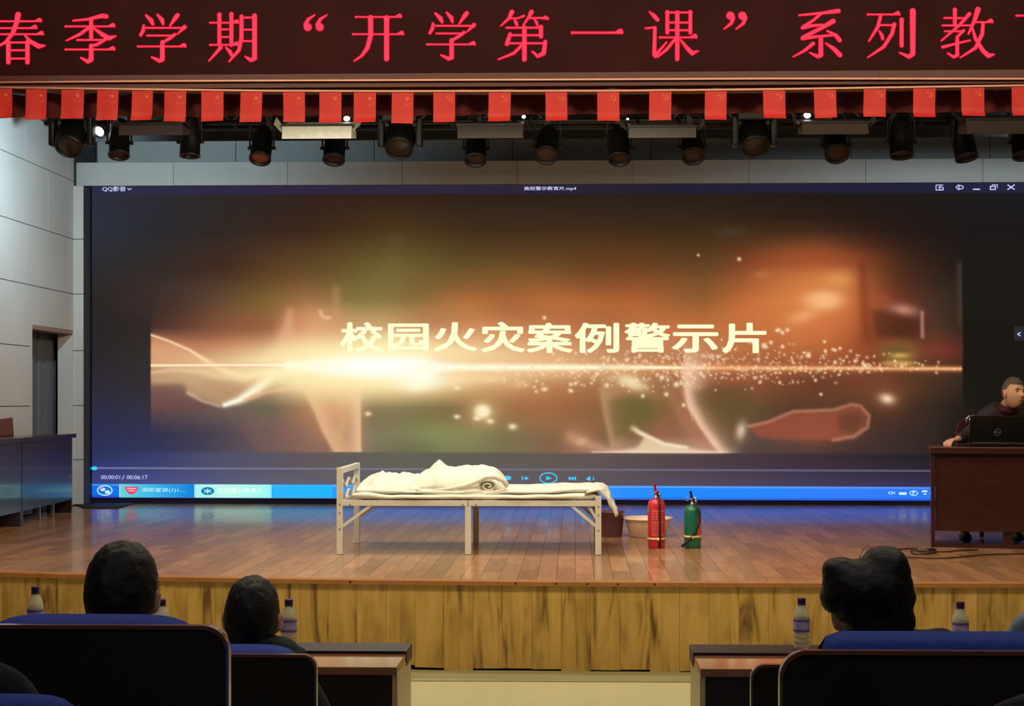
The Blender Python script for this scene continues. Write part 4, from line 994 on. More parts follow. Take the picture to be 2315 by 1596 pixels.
# rolled edge seen end-on: a spiral of cloth running along the near side
rl = MB(); cxr, czr = at(1103, 1100, BF+.06).x, at(1103, 1099, BF+.06).z
pts = []
for i in range(70):
    u = i/69; a_ = 1.6*PI+u*3.6*PI; r_ = .012+.052*u; pts.append((cxr+r_*1.15*math.cos(a_), czr+r_*.75*math.sin(a_)))
ny_ = 5
for j in range(ny_):
    yy = BF+.075+.12*j
    for (x_, z_) in pts: rl.v.append(Vector((x_+.004*nz(x_, yy, 30), yy+.012*math.sin(x_*40), z_)))
for j in range(ny_-1):
    for i in range(69): rl.f.append((j*70+i, j*70+i+1, (j+1)*70+i+1, (j+1)*70+i)); rl.sm.append(True)
ro = part('rolled_edge', rl, M_sheet, q)
md = ro.modifiers.new('s', 'SOLIDIFY'); md.thickness = .012; md.offset = 0
fd = MB()
pf = [(1142, 1108), (1128, 1117), (1080, 1121), (1020, 1120), (962, 1118), (940, 1110)]
P3 = [at(px, py-4, BF+.06)+Vector((0, .0, 0)) for px, py in pf]
fd.tube(P3, [.012, .02, .022, .02, .022, .014], 10)
P3 = [at(px, py, BF+.07) for px, py in ((1146, 1100), (1138, 1086), (1120, 1078), (1098, 1079), (1076, 1090), (1050, 1099), (1010, 1106), (965, 1110))]
fd.tube(P3, [.014, .022, .022, .018, .016, .016, .014, .008], 10)
part('turned_fold', fd, M_sheet, q)

# ================================================================== bucket, basin, extinguishers
q = onz(1383, 1216, SZ); q = Vector((q.x, q.y+.13, SZ))
t = thing('bucket', q, 'dark maroon plastic bucket behind the foot of the bed', 'bucket')
M_buck = mat('maroon_plastic', S(96, 58, 62), .4)
hh = at(0, 1152, q.y).z-SZ
part('pail', MB().lathe([(0, .0), (.088, 0), (.09, .005), (.112, hh-.015), (.118, hh-.012), (.118, hh), (.108, hh), (.088, .01), (0, .01)], 32, q), M_buck, t)
part('bail_handle', MB().tube([(q.x+.118*math.cos(a_), q.y-.02-.06*math.sin(a_), q.z+hh-.02+.0*math.sin(a_)) for a_ in np.linspace(0, PI, 13)], .004, 6), M_chrome, t)
q = onz(1466, 1217, SZ); q = Vector((q.x, q.y+.17, SZ)); sc = q.y/F
t = thing('wash_basin', q, 'cream plastic wash basin beside the maroon bucket', 'basin')
hh = .165; r1 = 52*sc; r0 = 40*sc
part('bowl', MB().lathe([(0, 0), (r0-.01, 0), (r0, .006), (r1-.006, hh*.8), (r1+.001, hh*.88), (r1+.016, hh*.9), (r1+.018, hh), (r1+.002, hh), (r1-.012, hh*.82), (r0-.008, .012), (0, .012)], 44, q), mat('cream_plastic', S(232, 205, 180), .3, coat=.2), t)
M_hose = mat('black_hose', S(28, 26, 28), .5)
def extinguisher(px, pyb, top, wpx, col, label, hose, band_y, kind):
    q = onz(px, pyb, SZ); q = Vector((q.x, q.y+.06, SZ)); s = q.y/F; r = wpx/2*s; Ht = (pyb-top)*s
    t = thing('fire_extinguisher', q, label, 'fire extinguisher')
    sh = Ht*.78 if kind == 'r' else Ht*.76
    part('cylinder', MB().lathe([(0, 0), (r*.93, 0), (r, .012), (r, sh-.055), (r*.93, sh-.03), (r*.7, sh-.012), (r*.35, sh), (0, sh)], 32, q), col, t)
    part('valve', MB().lathe([(.018, sh-.004), (.02, sh+.012), (.014, sh+.016), (.014, sh+.035), (.019, sh+.037), (.019, sh+.05), (0, sh+.05)], 16, q), M_chrome, t)
    zv = q.z+sh+.045
    hm = mat('handle_red', S(206, 40, 46), .35) if kind == 'r' else mat('handle_dark', S(30, 28, 66), .4)
    hd = MB(); hd.bar((q.x-.006, q.y-.01, zv), (q.x-.018, q.y-.035, q.z+Ht), .018, .008); part('lever', hd, hm, t)
    hd = MB(); hd.bar((q.x+.0, q.y-.01, zv-.008), (q.x+.012, q.y-.07, zv+.014), .02, .006); part('carry_handle', hd, hm if kind == 'r' else M_chrome, t)
    part('gauge', MB().lathe([(0, 0), (.014, 0), (.014, .01), (0, .01)], 14).tf(Matrix.Translation((q.x+.022, q.y-.02, zv-.02)) @ Matrix.Rotation(PI/2, 4, 'X')), M_chrome, t)
    part('safety_pin', MB().tube([(q.x-.045+.013*math.cos(a_), q.y-.015, zv-.0+.013*math.sin(a_)) for a_ in np.linspace(0, 2*PI, 13)], .002, 5), M_chrome, t)
    pts = [at(a_, b_, q.y-r-.012) for a_, b_ in hose]
    pts = [Vector((q.x+.01, q.y-.02, zv-.015))]+pts
    part('hose', MB().tube(pts, [.008]*(len(pts)-2)+[.01, .012], 8), M_hose, t)
    zb = at(px, band_y, q.y-r).z
    part('strap', MB().lathe([(r+.001, zb-.009-q.z), (r+.004, zb-.009-q.z), (r+.004, zb+.009-q.z), (r+.001, zb+.009-q.z)], 28, q), mat('yellow_strap', S(226, 206, 140), .6), t)
    part('strap_knot', MB().ell((q.x+(.012 if kind == 'r' else -.004), q.y-r-.012, zb), (.016, .01, .013), 10, 8), mat('yellow_strap', 0), t)
    # label sheets wrapped round the cylinder
    def wrap(name, a0, a1, z0, z1, m, dr=.0012):
        w_ = MB(); n_ = 14
        for k in range(n_+1):
            a_ = a0+(a1-a0)*k/n_; x_ = q.x+(r+dr)*math.sin(a_); y_ = q.y-(r+dr)*math.cos(a_); w_.v += [Vector((x_, y_, z0)), Vector((x_, y_, z1))]
            if k: w_.f.append((2*k-2, 2*k, 2*k+1, 2*k-1)); w_.sm.append(True)
        return part(name, w_, m, t)
    return t, q, r, wrap
ext, q, r, wrap = extinguisher(1485, 1240, 1096, 39, mat('red_enamel', S(206, 44, 56), .3, coat=.4), 'red fire extinguisher standing on the stage right of the bed',
             [(1490, 1125), (1492, 1150), (1492, 1190), (1492, 1225), (1492, 1238)], 1219, 'r')
M_lab = mat('pink_label', S(226, 122, 116), .5); M_lab2 = mat('label_print', S(196, 60, 64), .5)
Z = lambda py: at(1485, py, q.y-r).z
wrap('label', -.62, .25, Z(1211), Z(1154), M_lab); wrap('label', .45, 1.15, Z(1211), Z(1154), M_lab)
wrap('label_panel', -.57, .2, Z(1180), Z(1156.5), M_lab2, .0018); wrap('label_panel', -.57, .2, Z(1209), Z(1182), M_lab2, .0018)
wrap('label_panel', .5, 1.1, Z(1180), Z(1156.5), M_lab2, .0018); wrap('label_panel', .5, 1.1, Z(1209), Z(1182), M_lab2, .0018)
lt = MB()
for zz in np.linspace(1185, 1207, 6): 
    z_ = Z(zz); 
    for a0 in (-.5, -.25, 0.0):
        n_ = 3; vs = []
        for k in range(n_+1):
            a_ = a0+.17*k/n_; x_ = q.x+(r+.0026)*math.sin(a_); y_ = q.y-(r+.0026)*math.cos(a_); vs += [Vector((x_, y_, z_-.002)), Vector((x_, y_, z_+.002))]
        lt.add(vs, [(2*k, 2*k+2, 2*k+3, 2*k+1) for k in range(n_)])
for zz in (1162, 1168, 1174):
    z_ = Z(zz)
    for a0 in (-.42, -.1): 
        a_ = a0+.08; lt.ell((q.x+(r+.002)*math.sin(a_), q.y-(r+.002)*math.cos(a_), z_), (.008, .002, .006), 8, 6)
part('label_lettering', lt, M_lab, ext)
wrap('side_sticker', -1.5, -1.1, Z(1160), Z(1146), mat('green_sticker', S(120, 180, 110), .5))
ext, q, r, wrap = extinguisher(1567, 1240, 1112, 38, mat('green_enamel', S(22, 108, 84), .35, coat=.3), 'green fire extinguisher with a dark hose, rightmost on the stage floor',
             [(1573, 1140), (1581, 1160), (1582, 1180), (1575, 1200), (1563, 1215), (1550, 1228), (1541, 1236)], 1214, 'g')
wrap('label', .55, 1.35, Z(1212), Z(1165), mat('red_label', S(206, 84, 84), .5))

# ================================================================== PRESENTER'S DESK
PF = 12.02
dx0 = at(2105, 1100, PF).x; zt1 = at(2105, 1010, PF-.03).z; zt0 = at(2105, 1025, PF-.03).z
M_pod = mat('dark_mahogany', S(58, 28, 24), .25, var=.22, scale=5, stretch=(1, 1, 8), coat=.35)
pod = thing('presenter_desk', (dx0, PF, SZ), 'dark mahogany desk at the right of the stage with a laptop on it', 'desk', rotz=-.215)
dxe = dx0+1.9
def pp_(name, mb): part(name, mb, M_pod, pod, world=False)
DW = 1.9; h0, h1 = zt0-SZ, zt1-SZ
pp_('desktop', MB().box(-.012, DW+.012, -.03, .6, h0, h1, bev=.006))
for x_ in (0, DW-.03): pp_('side_panel', MB().box(x_, x_+.03, 0, .56, .002, h0))
zg = at(2105, 1200, PF).z-SZ
pp_('front_panel', MB().box(.032, DW-.032, .02, .045, zg, h0-.001))
pp_('foot_rail', MB().box(.032, DW-.032, .01, .05, .004, .035))
pp_('support_leg', MB().box(.55, .62, .05, .08, .004, zg+.01))
# laptop
lx0 = at(2195, 975, PF+.12).x; lx1 = lx0+.5; ly = PF+.14; lz0 = zt1+.004; lz1 = at(2195, 942, ly+.06).z
t = thing('laptop', ((lx0+lx1)/2, ly+.15, zt1), 'black open laptop with a round badge on the dark desk', 'laptop')
part('keyboard_base', MB().box(lx0, lx1, ly+.01, ly+.32, lz0, lz0+.022, bev=.006), M_black, t)
th = math.atan2(.07, lz1-lz0)
lid = MB().box(lx0, lx1, -.008, .008, 0, (lz1-lz0)/math.cos(th), bev=.005).tf(Matrix.Translation((0, ly+.07, lz0+.005)) @ Matrix.Rotation(th*1, 4, 'X'))
part('screen_lid', lid, mat('laptop_black', S(18, 17, 17), .35), t)
cg = at(2255, 977, ly+.03)
def rg(n_=28):
    mb_ = MB(); r_, w_ = .0285, .004
    vs = []
    for k in range(n_):
        a_ = 2*PI*k/n_; vs += [(r_*math.cos(a_), r_*math.sin(a_)), ((r_-w_)*math.cos(a_), (r_-w_)*math.sin(a_))]
    mb_.add([(x_, 0, z_) for x_, z_ in vs], [(2*k, 2*((k+1) % n_), 2*((k+1) % n_)+1, 2*k+1) for k in range(n_)])
    # four letter strokes D E L L, the second tilted
    def bar(x1, z1, x2, z2): mb_.bar((x1, 0, z1), (x2, 0, z2), .0028, .0028)
    bar(-.019, -.007, -.019, .007); bar(-.019, .007, -.013, .004); bar(-.013, .004, -.013, -.004); bar(-.013, -.004, -.019, -.007)
    bar(-.009, 0, -.003, -.006); bar(-.009, 0, -.003, .007); bar(-.006, -.003, -.001, .003)
    for x_ in (.004, .013): bar(x_, -.007, x_, .007); bar(x_, -.007, x_+.006, -.007)
    return mb_
f_ = (cg.z-lz0-.005); 
part('round_badge', rg().tf(Matrix.Translation((cg.x, ly+.07-math.sin(th)*f_/math.cos(th)*1-.011, cg.z)) @ Matrix.Rotation(th, 4, 'X')), mat('grey_badge', S(130, 128, 122), .4), t)
part('hinge', MB().tube([(lx0+.03, ly+.045, lz0+.014), (lx1-.03, ly+.045, lz0+.014)], .01, 8), mat('grey_hinge', S(110, 108, 104), .4), t)
# mouse
mp_ = at(2146, 999, PF+.27)
solo('computer_mouse', MB().ell((mp_.x, PF+.27, zt1+.015), (.028, .045, .014), 16, 10), M_black, 'black mouse under the hand of the presenter', 'mouse')
# cables on the stage in front of the desk
def cable(pts, r=.006, name='cable', label=''):
    P = [onz(px, py, SZ+.01) for px, py in pts]; out = []
    for i in range(len(P)-1):
        p0, p1, p2, p3 = P[max(i-1, 0)], P[i], P[i+1], P[min(i+2, len(P)-1)]
        for k in range(6):
            u = k/6; out.append(.5*((2*p1)+(-p0+p2)*u+(2*p0-5*p1+4*p2-p3)*u*u+(-p0+3*p1-3*p2+p3)*u**3))
    out.append(P[-1]); return MB().tube(out, r, 6)
t = thing('power_cable', onz(2085, 1250, SZ), 'thin dark looped cable lying on the stage in front of the dark desk', 'cable')
part('loop', cable([(1975, 1252), (2000, 1246), (2040, 1241), (2085, 1240), (2115, 1244), (2110, 1250), (2080, 1253), (2062, 1250), (2062, 1244), (2085, 1246), (2140, 1247), (2160, 1245), (2210, 1242)]), mat('cable_brown', S(58, 34, 30), .5), t)
part('lead', cable([(2010, 1258), (2060, 1260), (2120, 1262), (2160, 1260), (2230, 1254), (2315, 1252), (2380, 1252)]), mat('cable_brown', 0), t)
q = onz(2084, 1248, SZ); part('plug', MB().box(q.x-.03, q.x+.03, q.y-.02, q.y+.02, SZ+.003, SZ+.035, bev=.006), mat('plug_grey', S(120, 104, 92), .4), t)
part('plug', MB().box(q.x+.05, q.x+.1, q.y-.03, q.y+.01, SZ+.003, SZ+.03, bev=.006), M_black, t)

# ------------------------------------------------------------------ left desks and chair on the stage
yF, yN = 15.55, 13.0
dq1 = onz(163, 1160, SZ); dq2 = onz(0, 1203, SZ)
dirv = (dq2-dq1).normalized(); nrm = Vector((dirv.y, -dirv.x, 0)); nrm = nrm if nrm.x < 0 else -nrm
M_ldesk = mat('dark_glossy_desk', S(44, 26, 30), .3, var=.15, scale=4, spec=.6, coat=.5)
zdt = SZ+.82
def quadbox(mb, s0, s1, d0, d1, z0, z1):
    P = [dq1+dirv*s+nrm*d for s, d in ((s0, d0), (s1, d0), (s1, d1), (s0, d1))]
    return mb.prism([(p.x, p.y) for p in P], 2, z0, z1)
splt = (onz(44, 1190, SZ)-dq1).length
for k, (s0, s1, lb) in enumerate(((0, splt-.01, 'dark glossy desk at the left of the stage, the one nearer the screen'), (splt+.01, splt+1.9, 'dark glossy desk at the left edge, the one farther from the screen'))):
    pz = dq1+dirv*(s0+s1)/2+nrm*.25
    t = thing('side_desk', (pz.x, pz.y, SZ), lb, 'desk', 'dark desks along the left wall')
    part('desktop', quadbox(MB(), s0-.05 if k == 0 else s0, s1, -.03, .27, zdt-.04, zdt), M_ldesk, t)
    part('front_panel', quadbox(MB(), s0+.03, s1-.03, 0, .02, SZ+.14, zdt-.041), M_ldesk, t)
    for s_ in (s0, s1-.03): part('side_panel', quadbox(MB(), s_, s_+.03, 0, .25, SZ+.003, zdt-.041), M_ldesk, t)
    for s_ in (s0+.45, s0+.9): part('leg', quadbox(MB(), s_, s_+.03, .05, .08, SZ+.003, SZ+.2), M_chrome, t)
yc_ = 14.35; xc_ = WX+.07
t = thing('wooden_chair', (xc_+.1, yc_, SZ), 'reddish wooden chair squeezed between the wall and the left desks', 'chair')
M_rch = mat('reddish_wood', S(110, 62, 52), .45, var=.2)
y1_ = onx(28, 950, xc_).y; ctop = at(14, 945, (y1_+13.95)/2).z
part('backrest', MB().prism([(y1_-.5, ctop-.02), (y1_-.03, ctop), (y1_, ctop-.17), (y1_-.5, ctop-.17)], 0, xc_-.015, xc_+.015), M_rch, t)
part('back_frame', MB().prism([(y1_-.5, ctop-.171), (y1_, ctop-.171), (y1_+.03, SZ+.45), (y1_+.02, SZ+.003), (y1_-.02, SZ+.003), (y1_-.03, SZ+.42), (y1_-.47, SZ+.42), (y1_-.48, SZ+.003), (y1_-.52, SZ+.003)], 0, xc_-.012, xc_+.012), mat('dark_chair_wood', S(60, 34, 32), .4), t)
part('seat', MB().box(xc_+.014, xc_+.1, y1_-.5, y1_, SZ+.42, SZ+.46, bev=.01), M_rch, t)

# ================================================================== AUDIENCE FURNITURE
M_back = mat('black_brown_panel', S(32, 26, 22), .5, var=.3, scale=5)
M_blue = mat('royal_blue_fabric', S(40, 68, 170), .8, var=.1, scale=60, bump=.2)
M_edge = mat('chair_edge_wood', S(120, 74, 62), .3, coat=.5)
def rrect(x0, x1, z0, z1, r, n=8):
    p = [(x0, z0), (x1, z0)]
    for cx, a0 in ((x1-r, 0), (x0+r, PI/2)):
        p += [(cx+r*math.cos(a0+k*PI/2/n), z1-r+r*math.sin(a0+k*PI/2/n)) for k in range(n+1)]
    return p
def chair(px_l, px_r, py_top, Yc, zf, label, cush=(0, 0, 0), group='auditorium chairs', rad=.055, ck=6):
    a, c = at(px_l, py_top, Yc), at(px_r, py_top, Yc); x0, x1, zt_ = a.x, c.x, a.z
    t = thing('auditorium_chair', ((x0+x1)/2, Yc+.25, zf), label, 'chair', group)
    r = rad; zb = zf+.3
    part('back_panel', MB().prism(rrect(x0+.006, x1-.006, zb, zt_-.006, r), 1, Yc+.002, Yc+.016), M_back, t)
    # edge band: wood over the top, metal down the sides
    outer = rrect(x0, x1, zb, zt_, r+.004); inner = rrect(x0+.007, x1-.007, zb, zt_-.009, r)
    n = len(outer); mb1 = MB(); mb2 = MB()
    for i in range(1, n-0):
        j = (i+1) % n
        side = abs(outer[i][0]-outer[j][0]) < .004 or i == n-1 or i == 1
        tgt = mb2 if side else mb1
        if i == 0: continue
        q_ = [(outer[i][0], Yc-.004, outer[i][1]), (outer[j][0], Yc-.004, outer[j][1]), (inner[j][0], Yc-.004, inner[j][1]), (inner[i][0], Yc-.004, inner[i][1]),
              (outer[i][0], Yc+.02, outer[i][1]), (outer[j][0], Yc+.02, outer[j][1]), (inner[j][0], Yc+.02, inner[j][1]), (inner[i][0], Yc+.02, inner[i][1])]
        tgt.add(q_, [(0, 1, 2, 3), (7, 6, 5, 4), (0, 4, 5, 1), (3, 2, 6, 7)])
    part('top_edge', mb1, M_edge, t); part('side_edge', mb2, M_chrome, t)
    cl, cr_, ct = cush
    ca_, cb_ = at(cl, ct, Yc+.06), at(cr_, ct, Yc+.06)
    hw = (cb_.x-ca_.x)/2; cm = (ca_.x+cb_.x)/2; zc = ca_.z
    # back cushion: puffed slab rising above the panel
    cu = MB(); nu, nv = 24, 14
    for q in range(2):
        base = len(cu.v)
        for j in range(nv+1):
            for i in range(nu+1):
                u, v_ = i/nu*2-1, j/nv
                zz = zb+.12+(zc-zb-.12)*v_; crn = (1-max(0, v_-.0)*0)
                su = u*hw; topc = .05*(abs(u)**ck)
                e_ = (1-abs(u)**8)**.5*(1-abs(2*v_-1)**10)**.5
                yy = Yc+.07+(.05*e_ if q else -.045*e_)
                cu.v.append(Vector((cm+su, yy, zz-topc*v_)))
        cu.f += [(base+j*(nu+1)+i, base+j*(nu+1)+i+1, base+(j+1)*(nu+1)+i+1, base+(j+1)*(nu+1)+i) for j in range(nv) for i in range(nu)]; cu.sm += [True]*(nu*nv)
    part('back_cushion', cu, M_blue, t)
    part('seat_cushion', MB().box(x0+.05, x1-.05, Yc+.1, Yc+.55, zf+.38, zf+.48, bev=.03), M_blue, t)
    for x_ in (x0+.0, x1-.045):
        part('armrest', MB().box(x_, x_+.045, Yc+.03, Yc+.5, zf+.52, zf+.555, bev=.01), M_edge, t)
        part('leg', MB().box(x_+.005, x_+.04, Yc+.06, Yc+.45, zf+.002, zf+.52), M_black, t)
    return t
chair(-62, 518, 1412, 3.4, .27, 'large dark chair back with blue top and silver side at the left', (-40, 457, 1388))
chair(335, 716, 1478, 4.72, 0, 'smaller dark chair back behind the large left one, person in it', (355, 684, 1456), rad=.04)
chair(1762, 2420, 1470, 3.3, .27, 'wide dark chair back with thick blue top at the right', (1843, 2440, 1427), ck=16)
chair(1697, 2090, 1502, 4.72, 0, 'dark chair back mostly hidden behind the wide right one', (1760, 2060, 1500), rad=.04)
chair(-430, 182, 1600, 2.35, .54, 'nearest chair, only its blue top showing in the bottom left corner', (-420, 192, 1568), ck=10)
def hall_desk(xa, xb, label, inner):
    """desk with a low ledge along its far edge; inner = side facing the aisle"""
    ya, yb = 5.67, 5.97; z1 = .74
    t = thing('hall_desk', ((xa+xb)/2, 5.9, 0), label, 'desk', 'long desks of the front row')
    part('desktop', MB().box(xa, xb, ya, yb, z1-.03, z1, bev=.004), mat('glossy_tan_top', S(150, 104, 78), .13, var=.12, scale=3, coat=.8), t)
    part('ledge', MB().box(xa-.003, xb+.003, yb, yb+.2, z1-.05, z1+.012, bev=.004), mat('dark_ledge', S(38, 22, 24), .45), t)
    part('front_panel', MB().box(xa+.02, xb-.02, yb+.1, yb+.12, .08, z1-.05), M_back, t)
    part('shelf', MB().box(xa+.03, xb-.03, ya+.03, yb+.1, .5, .52), M_back, t)
    M_side = mat('beige_side_panel', S(196, 180, 140), .4, var=.06)
    for x_ in ([xa, xb-.02]): part('side_panel', MB().box(x_, x_+.02, ya+.01, yb+.18, .002, z1-.03), M_side, t)
    part('knee_panel', MB().box(xa+.022, xb-.022, ya+.012, ya+.03, .05, z1-.031), M_back, t)
lx = at(926, 1460, 6.1).x; rx = at(1563, 1460, 6.1).x
hall_desk(-5.2, lx, 'long front row desk left of the aisle with a tan top', 1)
hall_desk(rx, 5.4, 'long front row desk right of the aisle with a tan top', 0)
# bottles
M_pet = mat('clear_bottle_plastic', S(236, 232, 206), .12, trans=.45, var=.0, ior=1.33)
M_blab = mat('violet_label', S(112, 104, 178), .45, var=.25, scale=60)
M_cap = mat('purple_cap', S(58, 22, 88), .4)
def bottle(px, pyt, label, Y_=6.06, hgt=.205):
    zb = .7525; Y_ = (1.75-zb-hgt)*F/(pyt-CY); Y_ = min(max(Y_, 6.0), 6.14)
    hgt = min(CZ-(pyt-CY)/F*Y_-zb, .235)
    c = at(px, 1463, Y_); c = Vector((c.x, Y_, zb)); s = hgt/.205; t = thing('water_bottle', c, label, 'bottle', 'water bottles on the front row desks')
    prof = [(0, 0), (.026, 0), (.031, .006), (.031, .02), (.029, .024), (.031, .028), (.031, .04), (.029, .044), (.031, .048), (.031, .058), (.029, .062), (.032, .068), (.032, .125), (.031, .13), (.03, .14), (.024, .158), (.016, .172), (.013, .178), (.013, .186)]
    part('body', MB().lathe([(r_*1.02, z*s) for r_, z in prof], 28, c), M_pet, t)
    part('label_band', MB().lathe([(.0332, .072*s), (.0332, .122*s)], 28, c), M_blab, t)
    part('label_mark', MB().lathe([(.0336, .082*s), (.0336, .112*s)], 28, c, sx=1, sy=1), mat('pale_violet_mark', S(176, 172, 214), .5, var=.5, scale=35), t)
    part('cap', MB().lathe([(.0155, .184*s), (.0165, .186*s), (.0165, .203*s), (.015, .205*s), (0, .205*s)], 20, c), M_cap, t)
    part('neck_ring', MB().lathe([(.014, .178*s), (.018, .179*s), (.018, .182*s), (.014, .183*s)], 20, c), M_cap, t)
bottle(80, 1330, 'water bottle with purple cap, leftmost above the blue seat')
bottle(366, 1358, 'water bottle almost hidden behind the head of the left listener')
bottle(653, 1357, 'water bottle right beside the short haired second listener')
bottle(1812, 1350, 'full length water bottle with violet label left of the woman')
bottle(2171, 1357, 'water bottle right of the woman with tied hair')

# ================================================================== PEOPLE
M_skin = mat('skin', S(214, 160, 128), .5, var=.05, scale=12)
M_hair = mat('black_hair', S(15, 12, 14), .55, var=.4, scale=50, bump=.4)
M_hairg = mat('cropped_greying_hair', S(96, 82, 66), .7, var=.35, scale=60, bump=.3)
def headmesh(kind='man'):
    """face looks along -Y, centre between the ears"""
    nth, nph = 56, 44; vs = []; fs = []
    for j in range(nph+1):
        ph = PI*j/nph
        for i in range(nth):
            a = 2*PI*i/nth; x = math.sin(ph)*math.sin(a); y = -math.sin(ph)*math.cos(a); z = math.cos(ph)
            X_, Y_, Z_ = x*.076, y*.094, z*.118
            if Z_ < 0:
                t = -Z_/.118; X_ *= 1-.33*t**1.6; 
                if Y_ > 0: Y_ *= 1-.35*t
                else: Y_ = Y_*(1-.02*t)-.006*t
            if Z_ > .03 and Y_ < 0: Y_ *= 1-.12*(Z_/.118)
            f = max(0, -y)
            g = lambda cx, cz, sx, sz: math.exp(-((X_-cx)/sx)**2-((Z_-cz)/sz)**2)
            d = 0
            d += .024*g(0, -.026, .012, .013)+.013*g(0, -.008, .009, .022)          # nose tip and bridge
            d += .005*g(-.013, -.03, .007, .007)+.005*g(.013, -.03, .007, .007)     # nostrils
            d -= .011*g(-.031, .006, .016, .011)+.011*g(.031, .006, .016, .011)     # sockets
            d += .006*g(-.03, .025, .024, .008)+.006*g(.03, .025, .024, .008)       # brow
            d += .006*g(0, -.055, .02, .006)+.006*g(0, -.066, .018, .006)-.004*g(0, -.06, .024, .0025)
            d += .009*g(0, -.098, .022, .016)+.004*g(-.04, -.025, .018, .02)+.004*g(.04, -.025, .018, .02)
            vs.append(Vector((X_, Y_-d*f**1.5, Z_)))
    for j in range(nph):
        for i in range(nth): fs.append((j*nth+i, (j+1)*nth+i, (j+1)*nth+(i+1) % nth, j*nth+(i+1) % nth))
    mb = MB(); mb.add(vs, fs, True)
    for sx in (-1, 1):
        mb.ell((sx*.079, .004, -.008), (.011, .02, .032), 14, 10, Matrix.Rotation(sx*.35, 3, 'Z'))
        mb.ell((sx*.085, .008, .004), (.006, .016, .02), 12, 8, Matrix.Rotation(sx*.5, 3, 'Z'))
    return mb
def hairshell(front_z=.062, side_z=-.005, back_z=-.075, thick=1.09, seed=0, top=0., sq=1.):
    nth, nph = 72, 56; mb = MB(); vs = []; keep = []
    for j in range(nph+1):
        ph = PI*j/nph
        for i in range(nth):
            a = 2*PI*i/nth; sp_ = abs(math.sin(ph))**(sq if ph < PI/2 else 1); x = sp_*math.sin(a); y = -sp_*math.cos(a); z = math.cos(ph)
            X_, Y_, Z_ = x*.077, y*.095, z*.12
            if Z_ < 0:
                t = -Z_/.118; X_ *= 1-.3*t**1.6
                if Y_ > 0: Y_ *= 1-.32*t
            lim = front_z if y < -.35 else (side_z+(front_z-side_z)*max(0, (-y)/.35) if y < 0 else side_z+(back_z-side_z)*min(1, y*1.6))
            nn = 1+.035*noise.noise(Vector((x*4+seed, y*4, z*4)))+.02*noise.noise(Vector((x*16+seed, y*16, z*16)))
            k = thick*nn
            if Z_ < lim: k = .93
            elif Z_ < lim+.012: k = .93+(k-.93)*(Z_-lim)/.012
            vs.append(Vector((X_*k, Y_*k, Z_*k+(top if z > .3 else top*max(0, z)/.3))))
    mb.add(vs, [(j*nth+i, (j+1)*nth+i, (j+1)*nth+(i+1) % nth, j*nth+(i+1) % nth) for j in range(nph) for i in range(nth)], True)
    return mb
def spikes(n, zmin, L_, seed, ymin=-1):
    """short hairs sticking out so the outline is not a smooth shell"""
    rs_ = random.Random(seed); mb = MB()
    for _ in range(n):
        while True:
            v_ = Vector((rs_.gauss(0, 1), rs_.gauss(0, 1), rs_.gauss(0, 1))).normalized()
            if v_.z > zmin and v_.y > ymin: break
        p_ = Vector((v_.x*.082, v_.y*.1, v_.z*.127)); q_ = p_+(v_+Vector((rs_.uniform(-.5, .5), rs_.uniform(-.5, .5), rs_.uniform(-.1, .6)))).normalized()*L_*rs_.uniform(.5, 1.2)
        s_ = v_.cross(Vector((0, 0, 1))).normalized()*.0016
        mb.add([p_-s_, p_+s_, q_], [(0, 1, 2)])
    return mb
def hand_chain(wrist, fwd, side, up, palm=.085, curl=.5, s=1.):
    """palm plus five separately skinned fingers; returns mesh"""
    V_, F_ = [], []
    def push(vf):
        n = len(V_); V_.extend(vf[0]); F_.extend([tuple(i+n for i in f) for f in vf[1]])
    c = wrist+fwd*palm*.5
    push(skin([(wrist-fwd*.03, .022), (wrist+fwd*.01, (.024, .018)), (wrist+fwd*palm*.55, (.033, .017)), (wrist+fwd*palm*.92, (.034, .014))], [(0, 1), (1, 2), (2, 3)], 2))
    for k, (off, ln, spread) in enumerate(((-.03, .062, -.14), (-.011, .074, -.04), (.009, .08, .04), (.028, .07, .13))):
        b0 = wrist+fwd*palm*.75+side*off; d0 = (fwd+side*spread).normalized()
        pts = [b0]; dcur = d0.copy(); ang = 0
        for q, fr_ in enumerate((.28, .42, .32, .26)):
            ang += curl*(.35 if q == 0 else .6); dd = d0*math.cos(ang)-up*math.sin(ang); pts.append(pts[-1]+dd*ln*fr_)
        push(skin([(pts[0], .01), (pts[1], .0095), (pts[2], .009), (pts[3], .0082), (pts[4], .007)], [(0, 1), (1, 2), (2, 3), (3, 4)], 1))
    b0 = wrist+fwd*.02+side*-.022; dth = (fwd*.55-side*.8-up*.25).normalized()
    p1 = b0+dth*.035; p2 = p1+(dth*.6+fwd*.5-up*.2).normalized()*.034; p3 = p2+(fwd*.9-up*.3).normalized()*.026
    push(skin([(b0, .015), (p1, .012), (p2, .0105), (p3, .0085)], [(0, 1), (1, 2), (2, 3)], 1))
    return V_, F_
